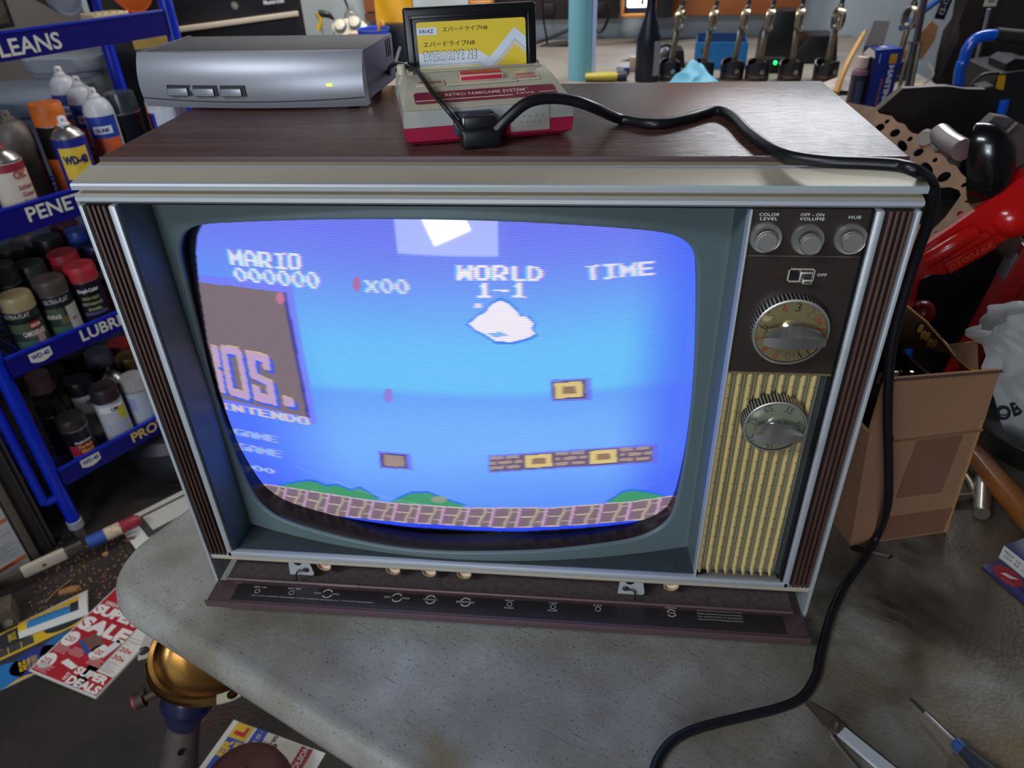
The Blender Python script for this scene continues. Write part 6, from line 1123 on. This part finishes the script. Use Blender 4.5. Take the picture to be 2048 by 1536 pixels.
# connecting rods with their pistons standing crown down
rodc = mat('forged_rod', (158, 146, 126), .3, .9, noise=.2, nscale=40); pis = mat('dark_piston_skirt', (40, 40, 46), .35, .4); pal = mat('piston_alloy', (150, 148, 144), .3, .9); dkr = mat('dark_rod_cap', (60, 58, 58), .3, .9)
def make_rod(label, u, v, Y, top, rz, lean):
    p = pz(u, v, BZ) if Y is None else py(u, v, Y); t = thing('piston_rod', label, 'piston', (p.x, p.y, BZ), rz, 'pistons with connecting rods on the bench')
    r_ = .036; mb = MB()                           # piston body with a curved cut over the pin boss
    def sk(u_, v_): a = u_*2*pi; z = .004+v_*(.040+.014*abs(sin(a))**1.5); return (r_*cos(a), r_*sin(a), z)
    mb.sheet(sk, 40, 6, pis); mb.lathe([(0, .002), (r_*.98, .002), (r_, .004)], pal, None, 40); mb.sheet(lambda u_, v_: (lambda a: (r_*(1-.12*v_)*cos(a), r_*(1-.12*v_)*sin(a), .004+(.040+.014*abs(sin(a))**1.5)-v_*.0))(u_*2*pi), 40, 1, pal); mb.lathe([(0, .030), (r_*.86, .030)], P('26262a', .5), None, 24)
    for k in range(3): mb.lathe([(r_*1.003, .007+k*.006), (r_*1.003, .009+k*.006)], pal if k % 2 else P('5a2c2c', .4), None, 40)
    mb.cyl((0, -r_*.99, .028), (0, -r_*1.02, .028), .007, pal, seg=14); mb.build('piston', t)
    L_ = .150; M = Tm((0, 0, .032), ry=lean); mb = MB()
    mb.box((0, 0, .055), (.016, .014, .105), rodc, M, .003); mb.box((0, -.0072, .055), (.006, .002, .085), P('6a6254', .4), M)
    mb.cyl(M @ V((-.0, -.011, 0)), M @ V((0, .011, 0)), .015, rodc); mb.build('rod', t)
    mb = MB(); c = V((.002, 0, .108+.028)); 
    mb.lathe([(.0245, -.011), (.031, -.011), (.0325, -.006), (.0325, .006), (.031, .011), (.0245, .011), (.0245, -.011)], pal, M @ Tm(c, rx=pi/2, rz=R(62)), 40, mf=lambda k_, i: rodc if i < 20 else pal)
    for sgn in (-1, 1): mb.cyl(M @ Tm(c, rz=R(62)) @ V((sgn*.031, 0, -.016)), M @ Tm(c, rz=R(62)) @ V((sgn*.031, 0, .018)), .0075, rodc, seg=12)
    mb.box((0, 0, .034), (.022, .012, .016), dkr, M @ Tm(c, rz=R(62)), .004); mb.cyl(M @ Tm(c) @ V((0, 0, .036)), M @ Tm(c) @ V((0, 0, .054)), .0065, P('2a2a2c', .3), seg=10); mb.build('big_end', t); return t
RODS = ((1338, 158, 'piston rod standing beside the dark spray bottle', 10, .12), (1402, 160, 'piston rod in front of the bright blue box, left one', 14, .12), (1462, 158, 'piston rod rising just behind the blue glove\'s right edge', 14, .13), (1512, 160, 'piston rod left of the small green light', 12, .10), (1578, 160, 'piston rod turned edge on right of the small green light', 12, .0), (1648, 160, 'piston rod standing alone before the long wooden stick', 30, .06), (1790, 150, 'piston rod rising behind the open blue ring box', 40, .05))
for u, v, lab, rz_, ln in RODS: make_rod(lab, u, v, None if u < 1700 else 1.95, 0, R(rz_), ln)
# glove, blue box, black cases, green light
t, p, s = onb('rubber_glove', 'crumpled pale blue cloth on the bench at the television top edge', 'cloth', 1390, 163, 1.885)
gl_ = mat('pale_blue_cloth', (110, 182, 214), .5, bump=.2, bscale=60)
def gf(u, v): x = (u-.5)*.135; e = max(0, 1-abs(u-.52)*2.1)**.8; z = .064*e*sin(v*pi*.5+.2)*(1+.10*sin(u*19+v*7))+.004; return (x+.01*sin(v*6), -.03+v*.07+.008*sin(u*14), z)
mb = MB(); mb.sheet(gf, 26, 16, gl_); mb.tube([(-.02, -.030, .006), (0, -.036, .012), (.025, -.033, .008), (.04, -.028, .005)], .007, gl_, 10); mb.build('cloth_folds', t)
t, p, s = onb('blue_carton', 'bright blue open carton behind the connecting rods', 'box', 1445, 122, 2.12, None, R(-6)); hz = .082
bb2 = P('1c70b4', .45); bb3 = P('123e74', .5); mb = MB(); mb.b2((-.09, 0, 0), (.075, .006, hz), bb2); mb.b2((.069, .006, 0), (.075, .12, hz), bb3); mb.b2((-.09, .006, 0), (-.084, .12, hz), bb3); mb.b2((-.084, .114, 0), (.069, .12, hz+.012), bb3); mb.b2((-.084, .006, hz*.6), (.069, .114, hz*.62), P('6a4038', .7))
for k in range(6): mb.ball((-.068+.009*(k % 3), -.001, hz*.62+.010*(k//3)), .0042, P('16202c', .5), 8)
mb.build('carton', t)
for nm, lab, u, v, Y, w, d, h_, ln in (('black_case', 'tall slanted black case behind the fourth connecting rod', 1556, 118, 2.2, .058, .10, .160, .0), ('black_case', 'low black case right of the edge on connecting rod', 1632, 118, 2.2, .070, .12, .085, 0), ('black_case', 'flat black case with blue gleam beside the spray bottle', 1346, 130, 2.15, .040, .10, .055, 0)):
    t, p, s = onb(nm, lab, 'case', u, v, Y); mb = MB(); mb.prism([(-w, 0), (w, 0), (w*.8, h_), (-w*.45, h_), (-w*.95, h_*.5)], d, P('131418', .4), MX(((1, 0, 0, 0), (0, 0, 1, 0), (0, 1, 0, 0), (0, 0, 0, 1))), 0, bev=.003); mb.build('case_body', t)
t, p, s = onb('power_adapter', 'black adapter with glowing green light between two connecting rods', 'adapter', 1548, 140, 2.05); mb = MB(); mb.b2((-.03, 0, 0), (.03, .04, .045), P('17181a', .4), .004); mb.build('adapter_body', t); mb = MB(); mb.ball((0, -.002, .032), .0055, mat('green_glow', (20, 255, 90), .4, emit=6), 12); mb.build('indicator_light', t)
wire([(1318, 96), (1335, 90), (1352, 100)], .005, 'short black lead arching behind the first connecting rod', 2.2)
p0, p1 = pz(1672, 186, BZ+.008), py(1728, 66, 1.95); mb = MB(); mid_ = py(1694, 128, 1.80); mb.tube([p0, mid_, p1], [.008, .008, .0065], P('b48844', .55), 12); mb.cyl(p1, p1+(p1-mid_).normalized()*.012, .006, P('6a6a66', .5)); mb_o = mb.build('wooden_stick'); tag(mb_o, 'long bent wooden stick leaning up behind the ink bottle', 'stick')
t, p, s = onb('ink_bottle', 'small translucent bottle of dark fluid with white cap beside the ring box', 'bottle', 1706, 214, 1.57); r_ = 15.5*s
mb = MB(); flu = mat('dark_fluid_bottle', (46, 44, 62), .25, coat=.3); pk = mat('pinkish_bottle', (142, 104, 122), .3); mb.lathe([(0, 0), (r_, 0), (r_*1.02, .004), (r_, .088), (r_*.98, .098), (r_*.6, .104), (0, .104)], flu, None, 28, mf=lambda k_, i: pk if k_ >= 3 else flu); mb.lathe([(r_*1.02, .02), (r_*1.02, .075)], P('3c4a64', .5), None, 8, -2.0, -1.2); mb.build('bottle_body', t); mb = MB(); mb.lathe([(r_*.72, .104), (r_*.75, .108), (r_*.72, .130), (0, .131)], P('d2b4b0', .45), None, 24); mb.build('cap', t)
# --- ring set box with its flap up
a_ = pz(1727, 224, BZ); b_ = pz(1788, 222, BZ); hb = thing('ring_set_box', 'blue piston ring box with white lettering down its front, lid flap raised', 'box', (a_.x, a_.y, BZ), R(14))
hbl = P('20348c', .35); W_ = .070; H_ = .150; D_b = .060
mb = MB(); mb.b2((0, 0, 0), (W_, D_b, H_), hbl, .0012); mb.b2((-.0012, .0, .02), (0, D_b, H_), P('20203c', .4)); Mx = lambda x, z: frame((x, -.0008, z), (1, 0, 0), (0, 0, 1))
mb.prism(rrect(.038, .115, .058, .138, .004), .0005, P('d89c24', .4), Mx(0, 0)); mb.text('HASTINGS', Mx(.049, .056) @ Tm(rz=-pi/2), P('d8dae0', .4), w=.110, h=.015, fat=.06, sp=1.0); mb.text('PISTON RINGS', Mx(.030, .045) @ Tm(rz=-pi/2), P('d07a2c', .4), w=.07, h=.006, fat=.03)
mb.b2((.010, -.0006, .118), (.014, 0, .140), P('8a94c8', .5)); mb.b2((.026, .022, H_), (.042, .040, H_+.0006), P('d0d0d0', .5)); mb.build('carton', hb)
fk = P('a4988c', .7); mb = MB(); mb.prism([(-.001, 0), (.052, 0), (.056, .055), (.012, .058)], .0012, fk, MX(((1, 0, 0, 0), (0, 0, 1, D_b), (0, 1, 0, H_), (0, 0, 0, 1)))); mb.prism([(0, 0), (D_b, 0), (D_b*.6, .020), (.008, .016)], .001, P('b8b4b4', .6), MX(((0, 0, -1, -.0005), (1, 0, 0, 0), (0, 1, 0, H_-.020), (0, 0, 0, 1)))); mb.build('lid_flap', hb)
t, p, s = onb('cardboard_flap', 'tan cardboard sheet leaning on the wall behind the dark bar', 'cardboard', 1825, 120, 2.25); mb = MB(); hz = p.z-BZ; mb.prism([(-.05, -hz), (.03, -hz), (.055, .06), (.055, .10), (.03, .12), (.0, .075)], .004, P('a87c54', .75), MX(((1, 0, 0, 0), (0, 0, 1, 0), (0, 1, 0, hz), (0, 0, 0, 1)))); mb.build('sheet', t)
p0, p1 = py(1815, 175, 1.75), py(1856, -40, 1.85); mb = MB(); d = (p1-p0).normalized(); p0 = p0+d*((BZ-p0.z)/d.z); mb.box((0, 0, (p1-p0).length/2), (.018, .014, (p1-p0).length), P('302a30', .4), alongm(p0, p1), .002); tag(mb.build('dark_bar'), 'tall dark square bar leaning up between two grey bolts', 'bar')
for (u0, v0, u1, v1), lab in (((1795, 190, 1821, 88), 'long grey bolt just left of the dark bar'), ((1822, 180, 1839, 88), 'long grey bolt just right of the dark bar')):
    p0, p1 = py(u0, v0, 1.72), py(u1, v1, 1.74); d = (p1-p0).normalized(); p0 = p0+d*((BZ-p0.z)/d.z); t = thing('long_bolt', lab, 'bolt', M=alongm(p0, p1)); Lb = (p1-p0).length
    mb = MB(); zb = mat('zinc_bolt', (122, 120, 112), .4, .7); mb.cyl((0, 0, 0), (0, 0, Lb), .0052, zb, seg=14); mb.build('shank', t); mb = MB(); mb.cyl((0, 0, Lb), (0, 0, Lb+.006), .0085, zb, seg=6); mb.build('head', t)
mb = MB(); mb.tube([py(1803, 56, 2.05), py(1850, 20, 2.2), py(1905, -20, 2.3)], .009, P('1c4a86', .4), 10); tag(mb.build('blue_rod'), 'thin blue rod crossing behind the dark bar', 'rod')
a_, b_ = py(1868, 37, 2.3), py(1890, 37, 2.3); t = thing('hanging_tag', 'black tag with white numbers hanging from the wall', 'tag', (a_.x, 2.3, a_.z), 0, None, 0, R(9)); mb = MB(); mb.b2((0, 0, 0), (.034, .003, .16), P('121320', .4), .001); mb.text('12-1231', frame((.017, -.0006, .05), (0, 0, 1), (-1, 0, 0)), P('a8acc0', .5), w=.07, h=.015, fat=.02); mb.text('PROFILE', frame((.008, -.0006, .05), (0, 0, 1), (-1, 0, 0)), P('7a7e96', .5), w=.06, h=.006); mb.build('tag_body', t)
mb = MB(); mb.tube([py(1876, 0, 2.31)+V((0, 0, .02)), py(1876, 0, 2.31)+V((0, .2, .06)), py(1870, -20, 2.31)+V((0, .48, .10))], .002, black, 6); mb.build('tag_wire', t).matrix_parent_inverse = t.matrix_basis.inverted()
# --- dark seat back, hand truck handle, machine on the right
lea = mat('dark_brown_vinyl', (38, 30, 32), .55, noise=.2, nscale=8); t = thing('seat_back', 'dark brown vinyl seat back leaning in the far right corner', 'seat', (1.75, 2.2, 0)); mb = MB()
ol = [(1886, 165), (1892, 150), (1897, 120), (1910, 70), (1928, 45), (1936, 0), (1944, -60), (2170, -60), (2170, 330), (1960, 330), (1895, 230), (1888, 180)]
A = [py(u, v, 2.2) for u, v in ol]; F_ = [mb.bm.verts.new(p) for p in A]; G_ = [mb.bm.verts.new(p+V((0, .10, 0))) for p in A]; f1 = mb.face(F_, lea); f2 = mb.face(G_[::-1], lea); fs = [f1, f2]+[mb.face((F_[i], G_[i], G_[(i+1) % len(A)], F_[(i+1) % len(A)]), lea) for i in range(len(A))]
mb.bevel({e for e in f1.edges}, .015, 3); mb.b2((1.5, 2.215, 0), (1.95, 2.285, .80), lea); buildw(mb, 'backrest', t)
t = thing('push_handle', 'bright blue bent steel handle with black grip at the right edge', 'handle', (1.3, 1.4, 0)); Yh = 1.45
blh = mat('handle_blue', (10, 84, 196), .25, coat=.4); pts = [py(u, v, Yh) for u, v in ((1905, 420), (1917, 170), (1928, 120), (1936, 96), (1952, 78), (1972, 71), (1994, 70))]; pts[0] = V((pts[1].x-.0, Yh, .0)) if False else pts[0]
mb = MB(); mb.tube(pts, .0125, blh, 16); mb.cyl(V((pts[0].x, Yh, 0)), pts[0], .0125, blh); buildw(mb, 'tube', t)
mb = MB(); mb.tube([py(1990, 70, Yh), py(2030, 74, Yh), py(2110, 80, Yh)], .0165, P('241f20', .6), 16); buildw(mb, 'grip', t)
mb = MB(); mb.tube([py(1942, 160, 2.15), py(1955, 110, 2.14), py(1968, 60, 2.13), py(1978, 18, 2.12)], .006, P('7a7a88', .3), 8); tag(mb.build('steel_cable'), 'braided steel cable hanging down in front of the dark seat back', 'cable')
p = py(1968, 13, 2.11); t = thing('paper_tag', 'small white tag at the top of the steel cable', 'tag', (p.x, p.y, p.z)); mb = MB(); mb.b2((0, 0, 0), (.034, .004, .05), P('bcbcae', .5)); mb.b2((.008, -.0006, .012), (.026, 0, .016), P('3a3a38', .5)); mb.build('tag_body', t)
t = thing('power_tool', 'dark machine with a yellow label under the black grip', 'machine', (1.58, 1.62, 0)); mb = MB(); a_ = py(1975, 118, 1.62); dm = P('19191c', .5)
for px_, Y_, d_ in (([(1996, 148), (2040, 142), (2160, 140), (2160, 420), (1990, 420), (1940, 300), (1975, 225)], 1.60, .2), ([(2012, 128), (2030, 117), (2060, 120), (2070, 145), (2008, 148)], 1.62, .1), ([(1965, 178), (1990, 172), (2010, 200), (1990, 225), (1970, 210)], 1.58, .06)): slabpx(mb, px_, Y_, d_, dm)
mb.tube([py(1940, 172, 1.6), py(1965, 150, 1.6), py(1998, 146, 1.6)], .004, P('2a2624', .5), 8); mb.b2((1.45, 1.62, 0), (1.9, 1.78, .7), dm); buildw(mb, 'housing', t)
mb = MB(); A = [mb.bm.verts.new(py(u, v, 1.597)) for u, v in ((1997, 151), (2012, 150), (2007, 180), (1990, 178))]; mb.face(A, P('c8981c', .4)); buildw(mb, 'label', t)
mb = MB(); mb.tube([py(2010, 200, 1.575), py(2006, 215, 1.575), py(2003, 228, 1.575)], .012, blh, 12); buildw(mb, 'blue_grip', t)
t, p, s = onb('white_rag', 'off white rag lying beneath the wooden stick', 'rag', 1690, 185, 1.80); mb = MB(); mb.sheet(lambda u, v: ((u-.5)*.16, (v-.5)*.12, .012+.014*sin(u*7+v*4)*sin(v*8)*sin(u*pi)+.010*sin(u*pi)*sin(v*pi)), 22, 18, mat('off_white_rag', (176, 166, 158), .9, bump=.3, bscale=120)); mb.build('rag_folds', t)
t, p, s = onb('wooden_scrap', 'pale offcut on the bench right of the two grey bolts', 'offcut', 1846, 172, 1.75); mb = MB(); mb.b2((-.022, 0, 0), (.028, .05, .018), P('a08c70', .7), .002); mb.tube([(.0, .0, .026), (.02, .0, .05), (.006, .02, .075)], .003, P('a09a94', .6), 6); mb.build('offcut_body', t)
# grey bins stacked in the corner behind the rack
for (u, v, y, w, d, h, c_, lab) in ((20, 150, 1.62, .34, .34, 1.02, '5c6678', 'tall blue grey storage bin behind the left end of the rack'), (168, 150, 1.95, .26, .28, 1.08, '8c92a0', 'light grey storage bin seen between the rack and the tool chest')):
    q = py(u, v, y); x, z0 = q.x, 0
    t = thing('storage_bin', lab, 'storage bin', (x, y, z0)); mb = MB(); m_ = P(c_, .6); mb.prism(rrect(-w*.46, -d*.46, w*.46, d*.46, .05), h*.9, m_, None, 0, bev=.01); mb.build('bin_body', t); mb = MB(); mb.prism(rrect(-w/2, -d/2, w/2, d/2, .06), .04, m_, None, h*.9, bev=.008); mb.build('lid', t)
